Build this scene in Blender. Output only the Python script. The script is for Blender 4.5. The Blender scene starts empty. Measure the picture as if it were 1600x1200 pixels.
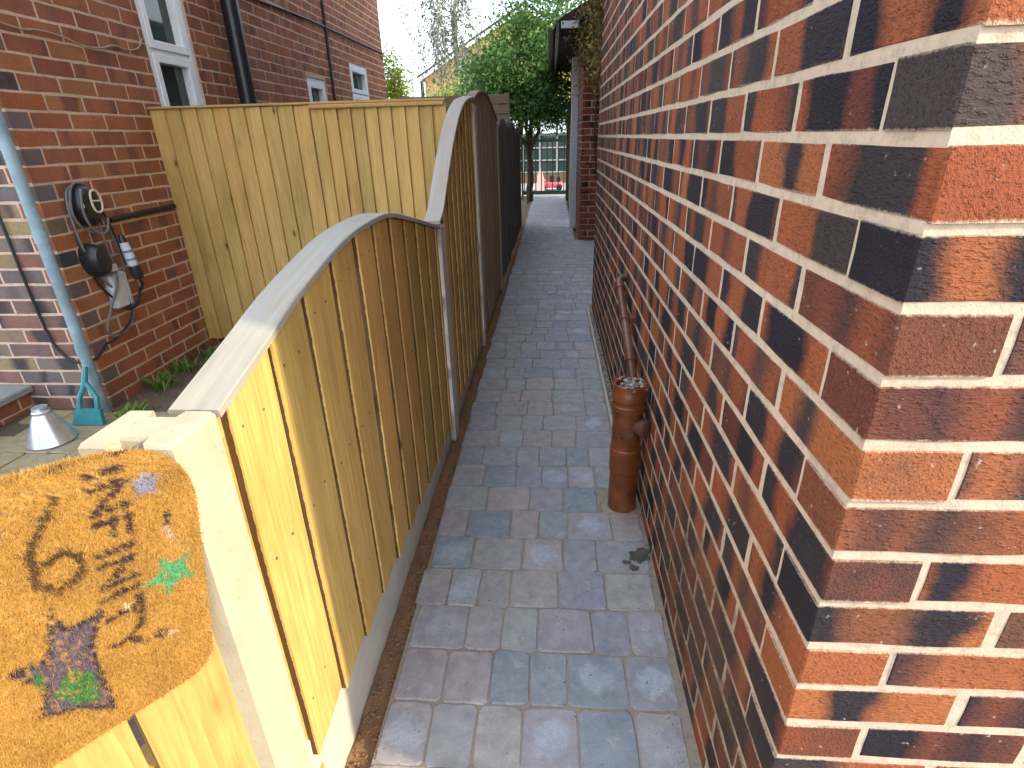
import bpy, math, random
from mathutils import Vector, Matrix, noise
random.seed(7)
S = bpy.context.scene
COL = S.collection
PI = math.pi

# ------------------------------------------------------------------ camera, sky, sun, exposure
CAM_H = 1.249
cam_d = bpy.data.cameras.new('camera'); cam = bpy.data.objects.new('camera', cam_d); COL.objects.link(cam); S.camera = cam
cam_d.sensor_width = 36.0; cam_d.lens = 36.0 * 853.6 / 1600.0; cam_d.clip_start = 0.02; cam_d.clip_end = 600
yaw, pitch, roll = math.radians(-4.293), math.radians(24.33), math.radians(-1.498)
fw = Vector((math.sin(yaw) * math.cos(pitch), math.cos(yaw) * math.cos(pitch), -math.sin(pitch)))
rt = Vector((math.cos(yaw), -math.sin(yaw), 0)); up = rt.cross(fw)
rt2 = rt * math.cos(roll) + up * math.sin(roll); up2 = up * math.cos(roll) - rt * math.sin(roll)
M = Matrix((rt2, up2, -fw)).transposed().to_4x4(); M.translation = (0, 0, CAM_H); cam.matrix_world = M

SUN_EL = math.radians(26); SUN_AZ = math.atan2(0.948, -0.318)      # clockwise from +Y
sun_dir = Vector((math.sin(SUN_AZ) * math.cos(SUN_EL), math.cos(SUN_AZ) * math.cos(SUN_EL), math.sin(SUN_EL)))
sl = bpy.data.lights.new('sun', 'SUN'); sl.energy = 2.0; sl.angle = math.radians(1.6); sl.color = (1.0, 0.86, 0.63)
so = bpy.data.objects.new('sun', sl); COL.objects.link(so); so.rotation_euler = (-sun_dir).to_track_quat('-Z', 'Y').to_euler(); so.location = sun_dir * 30

W = bpy.data.worlds.new('World'); S.world = W; W.use_nodes = True
wn = W.node_tree; wn.nodes.clear()
wo = wn.nodes.new('ShaderNodeOutputWorld'); wb = wn.nodes.new('ShaderNodeBackground')
sky = wn.nodes.new('ShaderNodeTexSky'); sky.sky_type = 'NISHITA'; sky.sun_disc = False
sky.sun_elevation = SUN_EL; sky.sun_rotation = SUN_AZ; sky.air_density = 1.0; sky.dust_density = 1.6; sky.ozone_density = 1.0
tcw = wn.nodes.new('ShaderNodeTexCoord'); cn = wn.nodes.new('ShaderNodeTexNoise'); cn.inputs['Scale'].default_value = 2.1; cn.inputs['Detail'].default_value = 7
cmap = wn.nodes.new('ShaderNodeMapping'); cmap.inputs['Scale'].default_value = (1, 1, 2.4)
cr = wn.nodes.new('ShaderNodeValToRGB'); cr.color_ramp.elements[0].position = 0.38; cr.color_ramp.elements[1].position = 0.62
cmx = wn.nodes.new('ShaderNodeMix'); cmx.data_type = 'RGBA'; cmx.inputs[7].default_value = (6.4, 6.9, 7.6, 1)
wn.links.new(tcw.outputs['Generated'], cmap.inputs[0]); wn.links.new(cmap.outputs[0], cn.inputs['Vector']); wn.links.new(cn.outputs[0], cr.inputs[0])
wn.links.new(cr.outputs[0], cmx.inputs[0]); wn.links.new(sky.outputs[0], cmx.inputs[6]); wn.links.new(cmx.outputs[2], wb.inputs[0])
wb.inputs[1].default_value = 0.15; wn.links.new(wb.outputs[0], wo.inputs[0])
S.view_settings.view_transform = 'Standard'; S.view_settings.look = 'None'; S.view_settings.gamma = 1
S.view_settings.use_curve_mapping = False; S.view_settings.exposure = 1.80

# ------------------------------------------------------------------ node material helpers
class Mat:
    def __init__(self, name, rough=0.8, spec=0.3):
        self.m = bpy.data.materials.new(name); self.m.use_nodes = True; self.t = self.m.node_tree
        self.b = self.t.nodes['Principled BSDF']; self.b.inputs['Roughness'].default_value = rough
        self.b.inputs['Specular IOR Level'].default_value = spec
    def n(self, kind): return self.t.nodes.new('ShaderNode' + kind)
    def l(self, a, b): self.t.links.new(a, b)
    def put(self, sock, v):
        if hasattr(v, 'links') or isinstance(v, bpy.types.NodeSocket): self.l(v, sock)
        elif isinstance(v, (tuple, list)) and len(v) == 3 and sock.type == 'RGBA': sock.default_value = (*v, 1)
        else: sock.default_value = v
    def attr(self, name, out='Fac'):
        a = self.n('Attribute'); a.attribute_name = name; return a.outputs[out]
    def seed(self):
        oi = self.n('ObjectInfo'); return self.math('FRACT', self.math('ADD', oi.outputs['Random'], self.attr('rnd')))
    def math(self, op, a, b=0.0, c=0.0):
        x = self.n('Math'); x.operation = op; self.put(x.inputs[0], a); self.put(x.inputs[1], b); self.put(x.inputs[2], c); return x.outputs[0]
    def lc(self): return self.attr('lc', 'Vector')
    def pos(self):
        g = self.n('NewGeometry'); return g.outputs['Position']
    def map(self, v, scale=(1, 1, 1), loc=(0, 0, 0)):
        x = self.n('Mapping'); self.l(v, x.inputs[0]); x.inputs['Scale'].default_value = scale
        self.put(x.inputs['Location'], loc); return x.outputs[0]
    def offs(self, v, s, k=37.0):
        x = self.n('VectorMath'); x.operation = 'ADD'; self.l(v, x.inputs[0]); cx = self.n('CombineXYZ')
        f = self.math('MULTIPLY', s, k)
        for i in range(3): self.l(f, cx.inputs[i])
        self.l(cx.outputs[0], x.inputs[1]); return x.outputs[0]
    def noise(self, v, scale, detail=4, rough=0.55, dist=0.0):
        x = self.n('TexNoise'); self.l(v, x.inputs['Vector']); x.inputs['Scale'].default_value = scale; x.inputs['Detail'].default_value = detail
        x.inputs['Roughness'].default_value = rough; x.inputs['Distortion'].default_value = dist; return x.outputs[0]
    def ramp(self, f, stops, interp='LINEAR'):
        x = self.n('ValToRGB'); self.put(x.inputs[0], f); r = x.color_ramp; r.interpolation = interp
        while len(r.elements) < len(stops): r.elements.new(0.5)
        for e, (p, c) in zip(r.elements, stops):
            e.position = p; e.color = (c, c, c, 1) if not isinstance(c, (tuple, list)) else (*c, 1)
        return x.outputs[0]
    def mix(self, f, a, b, kind='MIX'):
        x = self.n('Mix'); x.data_type = 'RGBA'; x.blend_type = kind; self.put(x.inputs[0], f); self.put(x.inputs[6], a); self.put(x.inputs[7], b); return x.outputs[2]
    def color(self, c): self.put(self.b.inputs['Base Color'], c); return self
    def bump(self, h, strength=0.5, dist=0.004):
        x = self.n('Bump'); self.l(h, x.inputs['Height']); x.inputs['Strength'].default_value = strength; x.inputs['Distance'].default_value = dist
        self.l(x.outputs[0], self.b.inputs['Normal']); return self

def mud_patch(a, col):
    p = a.pos(); v = a.n('VectorMath'); v.operation = 'DISTANCE'; a.l(a.map(p, (1, 0.75, 1.15)), v.inputs[0]); v.inputs[1].default_value = (0.335, 0.95 * 0.75, 0.22 * 1.15)
    d = a.math('ADD', v.outputs['Value'], a.math('MULTIPLY', a.noise(p, 7, 6, 0.7), 0.55))
    f = a.math('MULTIPLY', a.ramp(d, [(0.42, 1.0), (0.66, 0.0)]), a.ramp(a.noise(p, 30, 5, 0.7), [(0.3, 0.2), (0.6, 0.8)]))
    return a.mix(f, col, (0.10, 0.062, 0.04))
def plain(name, c, rough=0.6, spec=0.4, metal=0.0, var=0.15, scale=30.0, bump=0.15, dirt=None):
    a = Mat(name, rough, spec); p = a.pos(); n = a.noise(p, scale)
    dark = tuple(x * (1 - var * 2) for x in c); lite = tuple(min(1, x * (1 + var)) for x in c)
    col = a.ramp(n, [(0.3, dark), (0.7, lite)])
    if dirt:
        col = a.mix(a.ramp(a.noise(p, scale * 0.3, 6), [(0.5, 0.0), (0.72, 0.8)]), col, dirt)
    a.color(col); a.b.inputs['Metallic'].default_value = metal
    if bump: a.bump(a.noise(p, scale * 3), bump, 0.002)
    return a.m

def brick_mat(name, reds, darks, band=(0.45, 0.6), flecks=True, bump=0.7, smear=None):
    a = Mat(name, 0.85, 0.2); s = a.seed(); lc = a.lc()
    sx = a.n('SeparateXYZ'); a.l(lc, sx.inputs[0])
    base = a.ramp(s, [(i / max(1, len(reds) - 1), c) for i, c in enumerate(reds)])
    u = a.math('MULTIPLY_ADD', sx.outputs[0], 7.5, a.math('MULTIPLY', s, 531.0))
    nz = a.noise(a.offs(a.map(lc, (14, 14, 14)), s, 91.0), 1.0, 4)
    uu = a.math('MULTIPLY_ADD', nz, 0.45, u)
    t1 = a.n('TexNoise'); t1.noise_dimensions = '1D'; a.l(uu, t1.inputs['W']); t1.inputs['Scale'].default_value = 1.0; t1.inputs['Detail'].default_value = 0.6
    bandf = a.ramp(t1.outputs[0], [(band[0], 0.0), (band[1], 1.0)])
    s2 = a.math('FRACT', a.math('MULTIPLY', s, 7.13))
    dark = a.ramp(s2, [(i / max(1, len(darks) - 1), c) for i, c in enumerate(darks)])
    col = a.mix(bandf, base, dark)
    fine = a.noise(a.offs(a.map(lc, (0.38, 1, 1)), s), 300, 3, 0.7)
    col = a.mix(0.55, col, a.ramp(fine, [(0.25, (0.25, 0.25, 0.25)), (0.5, (0.8, 0.8, 0.8)), (0.8, (1.25, 1.2, 1.15))]), 'MULTIPLY')
    blot = a.noise(a.pos(), 5.0, 5)
    col = a.mix(0.5, col, a.ramp(blot, [(0.3, (0.55, 0.55, 0.6)), (0.65, (1.1, 1.08, 1.05))]), 'MULTIPLY')
    if flecks:
        fl = a.noise(a.offs(lc, s, 17.0), 85, 2, 0.5)
        col = a.mix(a.ramp(fl, [(0.70, 0.0), (0.78, 0.6)]), col, (0.5, 0.45, 0.42))
    pits = a.noise(a.offs(a.map(lc, (0.45, 1, 1.0)), s, 71.0), 250, 3, 0.6)
    col = a.mix(a.ramp(pits, [(0.28, 0.5), (0.40, 0.0)]), col, (0.03, 0.02, 0.02))
    if smear:      # mortar smeared over the brick edges along the bed joints
        zed = a.math('ADD', a.math('ABSOLUTE', sx.outputs[2]), a.math('MULTIPLY', a.noise(a.offs(lc, s, 11.0), 170, 4, 0.7), 0.0075))
        big = a.math('MULTIPLY', a.noise(a.offs(lc, s, 5.0), 14, 2), 0.004)
        col = a.mix(a.ramp(a.math('ADD', zed, big), [(0.0362, 0.0), (0.0378, 0.9)]), col, smear)
        col = mud_patch(a, col)
    a.color(col)
    h = a.math('ADD', a.math('MULTIPLY', fine, 0.7), a.math('MULTIPLY', a.ramp(pits, [(0.25, 0.0), (0.5, 1.0)]), 1.0))
    a.bump(h, bump, 0.0026); return a.m

def wood_mat(name, light, darkc, rough=0.7, axis='z', knots=True, grey=0.0, contrast=1.0, waney_shade=False, tintf=0.85):
    a = Mat(name, rough, 0.25); s = a.seed(); lc = a.offs(a.lc(), s, 53.0)
    st = {'z': (1, 1, 0.045), 'x': (0.045, 1, 1), 'y': (1, 0.045, 1)}[axis]
    st2 = {'z': (1, 1, 0.35), 'x': (0.35, 1, 1), 'y': (1, 0.35, 1)}[axis]
    g = a.noise(a.map(lc, st), 95, 6, 0.65, 0.6)
    col = a.ramp(g, [(0.30, darkc), (0.47, tuple((x + y) / 2 for x, y in zip(light, darkc))), (0.62, light), (0.8, tuple(min(1, x * 1.12) for x in light))])
    tint = a.ramp(s, [(0.0, (0.72, 0.72, 0.62)), (0.25, (1.08, 1.0, 0.95)), (0.5, (0.85, 0.90, 0.78)), (0.75, (1.14, 1.03, 0.98)), (1.0, (0.92, 0.78, 0.68))], 'LINEAR')
    col = a.mix(tintf, col, tint, 'MULTIPLY')
    big = a.noise(a.map(lc, st2), 6, 4)
    col = a.mix(0.6, col, a.ramp(big, [(0.32, (0.60, 0.58, 0.46)), (0.45, (0.85, 0.85, 0.78)), (0.62, (1.06, 1.05, 1.05))]), 'MULTIPLY')
    h = g
    if knots:
        v = a.n('TexVoronoi'); a.l(a.map(lc, {'z': (1, 1, 0.42), 'x': (0.42, 1, 1), 'y': (1, 0.42, 1)}[axis]), v.inputs['Vector']); v.inputs['Scale'].default_value = 8.0
        kd = a.math('ADD', v.outputs['Distance'], a.math('MULTIPLY', a.noise(lc, 60, 2), 0.03))
        k = a.ramp(kd, [(0.06, 0.95), (0.085, 0.35), (0.13, 0.12), (0.22, 0.0)])
        col = a.mix(k, col, tuple(x * 0.22 for x in darkc))
    if waney_shade:      # brown sawn/bark edge; also paints the dark shade of the board gaps
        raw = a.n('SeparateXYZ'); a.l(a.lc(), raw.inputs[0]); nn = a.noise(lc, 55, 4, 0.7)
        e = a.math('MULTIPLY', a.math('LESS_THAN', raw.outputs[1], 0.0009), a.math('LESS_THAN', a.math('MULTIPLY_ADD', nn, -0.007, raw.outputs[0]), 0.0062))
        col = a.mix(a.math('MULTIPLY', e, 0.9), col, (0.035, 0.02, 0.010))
    if grey:
        gn = a.noise(a.map(lc, st2), 14, 5)
        col = a.mix(a.ramp(gn, [(0.35, grey), (0.7, grey * 0.3)]), col, (0.34, 0.34, 0.35))
    a.color(col); a.bump(h, 0.35 * contrast, 0.002); return a.m

def paver_mat(name, cols, worn=(0.47, 0.47, 0.48), wornf=0.75):
    a = Mat(name, 0.62, 0.45); s = a.seed(); lc = a.lc(); lo = a.offs(lc, s, 29.0)
    col = a.ramp(s, [(i / (len(cols) - 1), c) for i, c in enumerate(cols)])
    # tumbled blocks: rubbed, paler faces on some of them
    s2 = a.math('FRACT', a.math('MULTIPLY', s, 13.7))
    ln = a.n('VectorMath'); ln.operation = 'LENGTH'; a.l(a.map(lc, (1, 1, 0)), ln.inputs[0])
    d = a.math('ADD', ln.outputs[1], a.math('MULTIPLY', a.noise(lo, 20, 5, 0.7), 0.09))
    w = a.math('MULTIPLY', a.ramp(d, [(0.080, 1.0), (0.094, 0.0)]), a.ramp(s2, [(0.74, 0.0), (0.78, 0.25), (0.98, wornf)]))
    col = a.mix(a.math('MULTIPLY', w, a.ramp(a.noise(lo, 90, 4, 0.75), [(0.3, 0.35), (0.6, 1.0)])), col, worn)
    scuff = a.noise(a.offs(lc, s, 61.0), 34, 6, 0.75)
    col = a.mix(a.ramp(scuff, [(0.54, 0.0), (0.66, 0.5)]), col, (0.42, 0.42, 0.42))
    m = a.noise(lo, 22, 5, 0.6)
    col = a.mix(0.75, col, a.ramp(m, [(0.25, (0.6, 0.6, 0.62)), (0.5, (0.95, 0.95, 0.95)), (0.75, (1.22, 1.2, 1.16))]), 'MULTIPLY')
    f = a.noise(a.pos(), 260, 3, 0.7)
    col = a.mix(0.5, col, a.ramp(f, [(0.3, (0.7, 0.7, 0.7)), (0.7, (1.15, 1.15, 1.15))]), 'MULTIPLY')
    sand = a.noise(a.pos(), 6, 5)
    col = a.mix(a.ramp(sand, [(0.56, 0.0), (0.82, 0.3)]), col, (0.36, 0.31, 0.26))
    pit = a.noise(lo, 75, 2, 0.4)
    col = a.mix(a.ramp(pit, [(0.72, 0.0), (0.77, 0.7)]), col, (0.06, 0.055, 0.05))
    a.color(col); a.bump(a.math('ADD', m, a.math('MULTIPLY', f, 0.5)), 0.5, 0.004); return a.m

def leaf_mat(name, cols, trans=0.35):
    a = Mat(name, 0.6, 0.3); s = a.attr('rnd')
    a.color(a.ramp(s, [(i / (len(cols) - 1), c) for i, c in enumerate(cols)]))
    tb = a.n('BsdfTranslucent'); a.l(a.ramp(s, [(i / (len(cols) - 1), tuple(min(1, x * 1.3) for x in c)) for i, c in enumerate(cols)]), tb.inputs[0])
    ms = a.n('MixShader'); ms.inputs[0].default_value = trans; out = [x for x in a.t.nodes if x.type == 'OUTPUT_MATERIAL'][0]
    a.l(a.b.outputs[0], ms.inputs[1]); a.l(tb.outputs[0], ms.inputs[2]); a.l(ms.outputs[0], out.inputs[0]); return a.m

def glass_mat(name, c, rough=0.04):
    a = Mat(name, rough, 0.5); a.color(a.ramp(a.noise(a.pos(), 2.0), [(0.3, tuple(x * 0.7 for x in c)), (0.7, c)])); a.b.inputs['IOR'].default_value = 1.5; return a.m

M_brick = brick_mat('brick_multi', [(0.31, 0.082, 0.036), (0.37, 0.112, 0.044), (0.27, 0.074, 0.037), (0.40, 0.135, 0.050), (0.31, 0.090, 0.042)], [(0.022, 0.018, 0.027), (0.034, 0.027, 0.033), (0.075, 0.055, 0.050), (0.026, 0.022, 0.032)], (0.42, 0.57), bump=0.85, smear=(0.54, 0.43, 0.31))
M_brick_far = brick_mat('brick_outbuilding', [(0.24, 0.07, 0.04), (0.30, 0.10, 0.05), (0.2, 0.06, 0.04)], [(0.06, 0.035, 0.03), (0.05, 0.03, 0.03)], (0.55, 0.66), False, 0.5)
M_brick_left = brick_mat('brick_red', [(0.38, 0.135, 0.062), (0.42, 0.165, 0.075), (0.33, 0.115, 0.064), (0.43, 0.20, 0.088), (0.42, 0.150, 0.075), (0.34, 0.13, 0.075), (0.40, 0.135, 0.055)], [(0.22, 0.10, 0.07), (0.28, 0.125, 0.08), (0.23, 0.095, 0.07)], (0.56, 0.72), False, 0.55)
M_brick_front = brick_mat('brick_weathered', [(0.23, 0.14, 0.12), (0.18, 0.15, 0.15), (0.30, 0.14, 0.10), (0.20, 0.16, 0.16), (0.36, 0.27, 0.15), (0.25, 0.14, 0.125), (0.17, 0.145, 0.15)], [(0.075, 0.065, 0.07), (0.10, 0.08, 0.075)], (0.5, 0.7), False, 0.5)
M_buff = brick_mat('brick_buff', [(0.50, 0.36, 0.14), (0.55, 0.42, 0.18), (0.45, 0.32, 0.13)], [(0.4, 0.28, 0.12), (0.42, 0.3, 0.14)], (0.5, 0.7), False, 0.3)
def mortar_mat(name, c, mud=False):
    a = Mat(name, 0.95, 0.1); p = a.pos(); n = a.noise(p, 55, 6, 0.7); f = a.noise(p, 420, 2)
    col = a.ramp(n, [(0.25, tuple(x * 0.62 for x in c)), (0.5, c), (0.8, tuple(min(1, x * 1.15) for x in c))])
    col = a.mix(0.4, col, a.ramp(a.noise(p, 3.0, 4), [(0.3, (0.7, 0.68, 0.66)), (0.65, (1.08, 1.05, 1.0))]), 'MULTIPLY')
    if mud: col = mud_patch(a, col)
    a.color(col); a.bump(a.math('ADD', n, a.math('MULTIPLY', f, 0.5)), 0.35, 0.004); return a.m
M_mortar = mortar_mat('mortar_cream', (0.57, 0.455, 0.35), True)
M_mortar_l = mortar_mat('mortar_tan', (0.60, 0.44, 0.335))
M_board = wood_mat('treated_pine', (0.65, 0.44, 0.155), (0.46, 0.285, 0.09), waney_shade=True)
M_board_p = wood_mat('treated_pine_pale', (0.60, 0.415, 0.155), (0.45, 0.29, 0.09), tintf=0.6)
M_board_o = wood_mat('treated_pine_amber', (0.57, 0.365, 0.12), (0.37, 0.22, 0.065), waney_shade=True)
M_gate = wood_mat('gate_pine', (0.44, 0.29, 0.095), (0.31, 0.19, 0.055), tintf=0.6)
M_rail_x = wood_mat('rail_pine_across', (0.55, 0.39, 0.17), (0.38, 0.24, 0.09), axis='x', knots=False)
M_rail_y = wood_mat('rail_pine', (0.55, 0.36, 0.12), (0.36, 0.22, 0.07), axis='y', knots=False)
M_cap = wood_mat('cap_pine_weathered', (0.38, 0.33, 0.27), (0.29, 0.25, 0.21), axis='y', knots=False, grey=0.5)
M_board_brown = wood_mat('old_fence_brown', (0.27, 0.18, 0.105), (0.19, 0.12, 0.07), knots=False, grey=0.08)
M_board_dark = wood_mat('fence_dark_stain', (0.15, 0.13, 0.135), (0.10, 0.085, 0.09), knots=False)
M_slat_old = wood_mat('slat_weathered', (0.30, 0.20, 0.12), (0.18, 0.12, 0.08), axis='x', knots=False, grey=0.2)
def conc_mat(name, c):
    a = Mat(name, 0.85, 0.15); p = a.pos(); n = a.noise(p, 14, 6, 0.6); f = a.noise(p, 300, 3)
    col = a.ramp(n, [(0.3, tuple(x * 0.86 for x in c)), (0.7, tuple(min(1, x * 1.06) for x in c))])
    col = a.mix(a.ramp(a.noise(p, 150, 2, 0.4), [(0.68, 0.0), (0.74, 0.6)]), col, tuple(x * 0.55 for x in c))
    a.color(col); a.bump(f, 0.3, 0.002); return a.m
M_conc = conc_mat('concrete_cream', (0.43, 0.375, 0.27)); M_conc_g = conc_mat('concrete_grey', (0.46, 0.43, 0.37))
M_paver = paver_mat('tumbled_paver', [(0.275, 0.305, 0.35), (0.32, 0.295, 0.295), (0.205, 0.25, 0.295), (0.32, 0.315, 0.31), (0.285, 0.27, 0.31), (0.23, 0.28, 0.30), (0.335, 0.30, 0.305), (0.24, 0.25, 0.315), (0.295, 0.31, 0.32), (0.31, 0.28, 0.29), (0.26, 0.295, 0.335)], (0.40, 0.47, 0.57))
M_patio = paver_mat('patio_paver', [(0.27, 0.23, 0.13), (0.31, 0.26, 0.14), (0.24, 0.22, 0.12), (0.29, 0.25, 0.16)], (0.33, 0.29, 0.19), 0.3)
M_sand = mortar_mat('jointing_sand', (0.29, 0.245, 0.205)); M_soil = mortar_mat('soil', (0.22, 0.125, 0.07)); M_soil_d = mortar_mat('soil_dark', (0.13, 0.10, 0.07))
M_ground = mortar_mat('earth', (0.16, 0.13, 0.09)); M_concrete_pad = mortar_mat('pale_concrete', (0.42, 0.39, 0.34))
M_white = plain('white_upvc', (0.84, 0.86, 0.86), 0.35, 0.5, var=0.03, bump=0.0)
M_glass = glass_mat('window_glass', (0.030, 0.055, 0.055)); M_pale_glass = glass_mat('pale_glass', (0.55, 0.64, 0.70), 0.2)
M_black = plain('black_plastic', (0.018, 0.018, 0.022), 0.35, 0.5, var=0.2, bump=0.05); M_cable = plain('black_cable', (0.022, 0.020, 0.022), 0.5, 0.4, bump=0)
M_cable_g = plain('grey_cable', (0.16, 0.15, 0.15), 0.5, 0.4, bump=0)
M_galv = plain('painted_blue_grey_pipe', (0.26, 0.36, 0.42), 0.45, 0.4, var=0.15, scale=12, dirt=(0.18, 0.20, 0.20))
M_terra = plain('terracotta_plastic', (0.20, 0.056, 0.014), 0.33, 0.5, var=0.25, scale=14, bump=0.08, dirt=(0.10, 0.04, 0.02))
M_terra_d = plain('brown_plastic', (0.12, 0.038, 0.022), 0.45, 0.4, var=0.2, scale=14, dirt=(0.16, 0.10, 0.07))
M_socket = plain('ivory_plastic', (0.62, 0.55, 0.36), 0.4, 0.4, var=0.05); M_box = plain('grey_white_box', (0.55, 0.58, 0.60), 0.4, 0.4, var=0.06)
M_blue = plain('blue_tape', (0.10, 0.22, 0.42), 0.5, 0.4); M_teal = plain('teal_plastic', (0.035, 0.22, 0.24), 0.4, 0.45, var=0.12)
M_galvm = plain('galvanised_metal', (0.62, 0.66, 0.72), 0.32, 0.5, metal=0.75, var=0.12, scale=20, bump=0.05)
M_slab = mortar_mat('stone_slab', (0.26, 0.28, 0.26)); M_twine = plain('pale_twine', (0.42, 0.30, 0.21), 0.9, 0.1, bump=0)
M_green_metal = plain('dark_green_metal', (0.012, 0.035, 0.032), 0.4, 0.5, var=0.15); M_pink = plain('pink_plastic', (0.62, 0.10, 0.15), 0.4, 0.5, var=0.1)
M_palepink = plain('pale_pink_plastic', (0.72, 0.50, 0.48), 0.5, 0.4, var=0.06); M_roof = plain('roof_tile_dark', (0.05, 0.042, 0.042), 0.8, 0.2, var=0.25, scale=8)
M_bark = plain('bark', (0.085, 0.06, 0.042), 0.9, 0.1, var=0.35, scale=25, bump=0.6); M_birchbark = plain('birch_bark', (0.40, 0.38, 0.35), 0.8, 0.2, var=0.3, scale=15)
M_leaf = leaf_mat('leaf_green', [(0.03, 0.075, 0.02), (0.06, 0.15, 0.035), (0.09, 0.20, 0.05), (0.16, 0.28, 0.07)])
M_leaf_birch = leaf_mat('leaf_birch', [(0.07, 0.10, 0.065), (0.12, 0.15, 0.10), (0.17, 0.20, 0.14)])
M_leaf_lime = leaf_mat('leaf_lime', [(0.20, 0.27, 0.025), (0.32, 0.38, 0.04), (0.14, 0.22, 0.025)])
M_leaf_light = leaf_mat('leaf_light_green', [(0.08, 0.16, 0.025), (0.13, 0.24, 0.04), (0.18, 0.28, 0.05)])
M_leaf_dry = leaf_mat('leaf_dry', [(0.10, 0.065, 0.025), (0.18, 0.12, 0.035), (0.24, 0.19, 0.05), (0.12, 0.13, 0.035)], 0.2)
M_stone = plain('pebble', (0.36, 0.31, 0.27), 0.85, 0.2, var=0.35, scale=60); M_stain = plain('damp_stain', (0.09, 0.082, 0.075), 0.7, 0.3, var=0.2)
M_bar = plain('grey_white_bar', (0.26, 0.28, 0.29), 0.5, 0.3, var=0.05); M_nail = plain('nail_head', (0.12, 0.11, 0.10), 0.5, 0.5, bump=0); M_dark_in = plain('dark_interior', (0.02, 0.022, 0.022), 0.9, 0.1)

# ------------------------------------------------------------------ mesh helpers
def tag(o, label=None, cat=None, group=None, kind=None):
    if label: o['label'] = label
    if cat: o['category'] = cat
    if group: o['group'] = group
    if kind: o['kind'] = kind
    return o
def root(name, loc, label=None, cat=None, group=None):
    o = bpy.data.objects.new(name, None); COL.objects.link(o); o.location = loc; o.empty_display_size = 0.1
    return tag(o, label, cat, group)
class MB:
    def __init__(self): self.v = []; self.f = []; self.lc = []; self.r = []
    def add(self, v, f, lc=None, rnd=0.0):
        b = len(self.v); self.v += [tuple(p) for p in v]; self.f += [tuple(i + b for i in q) for q in f]
        self.lc += [tuple(p) for p in (lc if lc is not None else v)]; self.r += [rnd] * len(v); return self
    def box(self, a, b, rnd=0.0, bev=0.0):
        (x0, y0, z0), (x1, y1, z1) = a, b; c = Vector(((x0 + x1) / 2, (y0 + y1) / 2, (z0 + z1) / 2))
        if bev <= 0:
            v = [(x, y, z) for z in (z0, z1) for x, y in ((x0, y0), (x1, y0), (x1, y1), (x0, y1))]
            f = [(3, 2, 1, 0), (4, 5, 6, 7), (0, 1, 5, 4), (1, 2, 6, 5), (2, 3, 7, 6), (3, 0, 4, 7)]
        else:
            v = []; e = bev
            for z, i in ((z0, e), (z0 + e, 0), (z1 - e, 0), (z1, e)):
                v += [(x0 + i + (e if i == 0 else 0), y0 + i, z), (x1 - i - (e if i == 0 else 0), y0 + i, z), (x1 - i, y0 + i + (e if i == 0 else 0), z), (x1 - i, y1 - i - (e if i == 0 else 0), z),
                      (x1 - i - (e if i == 0 else 0), y1 - i, z), (x0 + i + (e if i == 0 else 0), y1 - i, z), (x0 + i, y1 - i - (e if i == 0 else 0), z), (x0 + i, y0 + i + (e if i == 0 else 0), z)]
            f = [tuple(range(7, -1, -1)), tuple(range(24, 32))]
            for k in range(3):
                for j in range(8): f.append((k * 8 + j, k * 8 + (j + 1) % 8, k * 8 + 8 + (j + 1) % 8, k * 8 + 8 + j))
        return self.add(v, f, [Vector(p) - c for p in v], rnd)
    def tube(self, pts, r, n=10, cap=True, rnd=0.0):
        pts = [Vector(p) for p in pts]; m = len(pts); rr = r if isinstance(r, (list, tuple)) else [r] * m; v = []; f = []
        prev = None
        for i, p in enumerate(pts):
            t = (pts[min(i + 1, m - 1)] - pts[max(i - 1, 0)]).normalized()
            if prev is None: a = t.orthogonal().normalized()
            else:
                a = prev - t * prev.dot(t); a = a.normalized() if a.length > 1e-6 else t.orthogonal().normalized()
            prev = a; b = t.cross(a)
            for k in range(n):
                q = 2 * PI * k / n; v.append(p + (a * math.cos(q) + b * math.sin(q)) * rr[i])
        for i in range(m - 1):
            for k in range(n): f.append((i * n + k, i * n + (k + 1) % n, (i + 1) * n + (k + 1) % n, (i + 1) * n + k))
        if cap: f.append(tuple(range(n - 1, -1, -1))); f.append(tuple(range((m - 1) * n, m * n)))
        return self.add(v, f, None, rnd)
    def mesh(self, name, off=(0, 0, 0)):
        me = bpy.data.meshes.new(name); ox, oy, oz = off
        me.from_pydata([(x - ox, y - oy, z - oz) for x, y, z in self.v], [], self.f)
        at = me.attributes.new('lc', 'FLOAT_VECTOR', 'POINT'); at.data.foreach_set('vector', [c for p in self.lc for c in p])
        at = me.attributes.new('rnd', 'FLOAT', 'POINT'); at.data.foreach_set('value', self.r)
        return me
    def obj(self, name, mat, parent=None, smooth=False, kind=None, loc=None):
        off = (0, 0, 0)
        if parent is not None:
            w = Vector((0, 0, 0)); q = parent
            while q: w += q.location; q = q.parent
            off = tuple(w)
        if loc is not None: off = tuple(Vector(loc))
        me = self.mesh(name, off); me.materials.append(mat)
        if smooth: me.polygons.foreach_set('use_smooth', [True] * len(me.polygons)); me.set_sharp_from_angle(angle=0.7)
        o = bpy.data.objects.new(name, me); COL.objects.link(o); o.parent = parent
        if loc is not None:
            o.location = loc if parent is None else Vector(loc) - w
        if kind: o['kind'] = kind
        return o
def spline(pts, n=8):
    P = [Vector(p) for p in pts]; P = [P[0] * 2 - P[1]] + P + [P[-1] * 2 - P[-2]]; out = []
    for i in range(1, len(P) - 2):
        for k in range(n):
            t = k / n; a, b, c, d = P[i - 1], P[i], P[i + 1], P[i + 2]
            out.append(0.5 * ((2 * b) + (c - a) * t + (2 * a - 5 * b + 4 * c - d) * t * t + (3 * b - a - 3 * c + d) * t ** 3))
    out.append(P[-2]); return out
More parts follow.
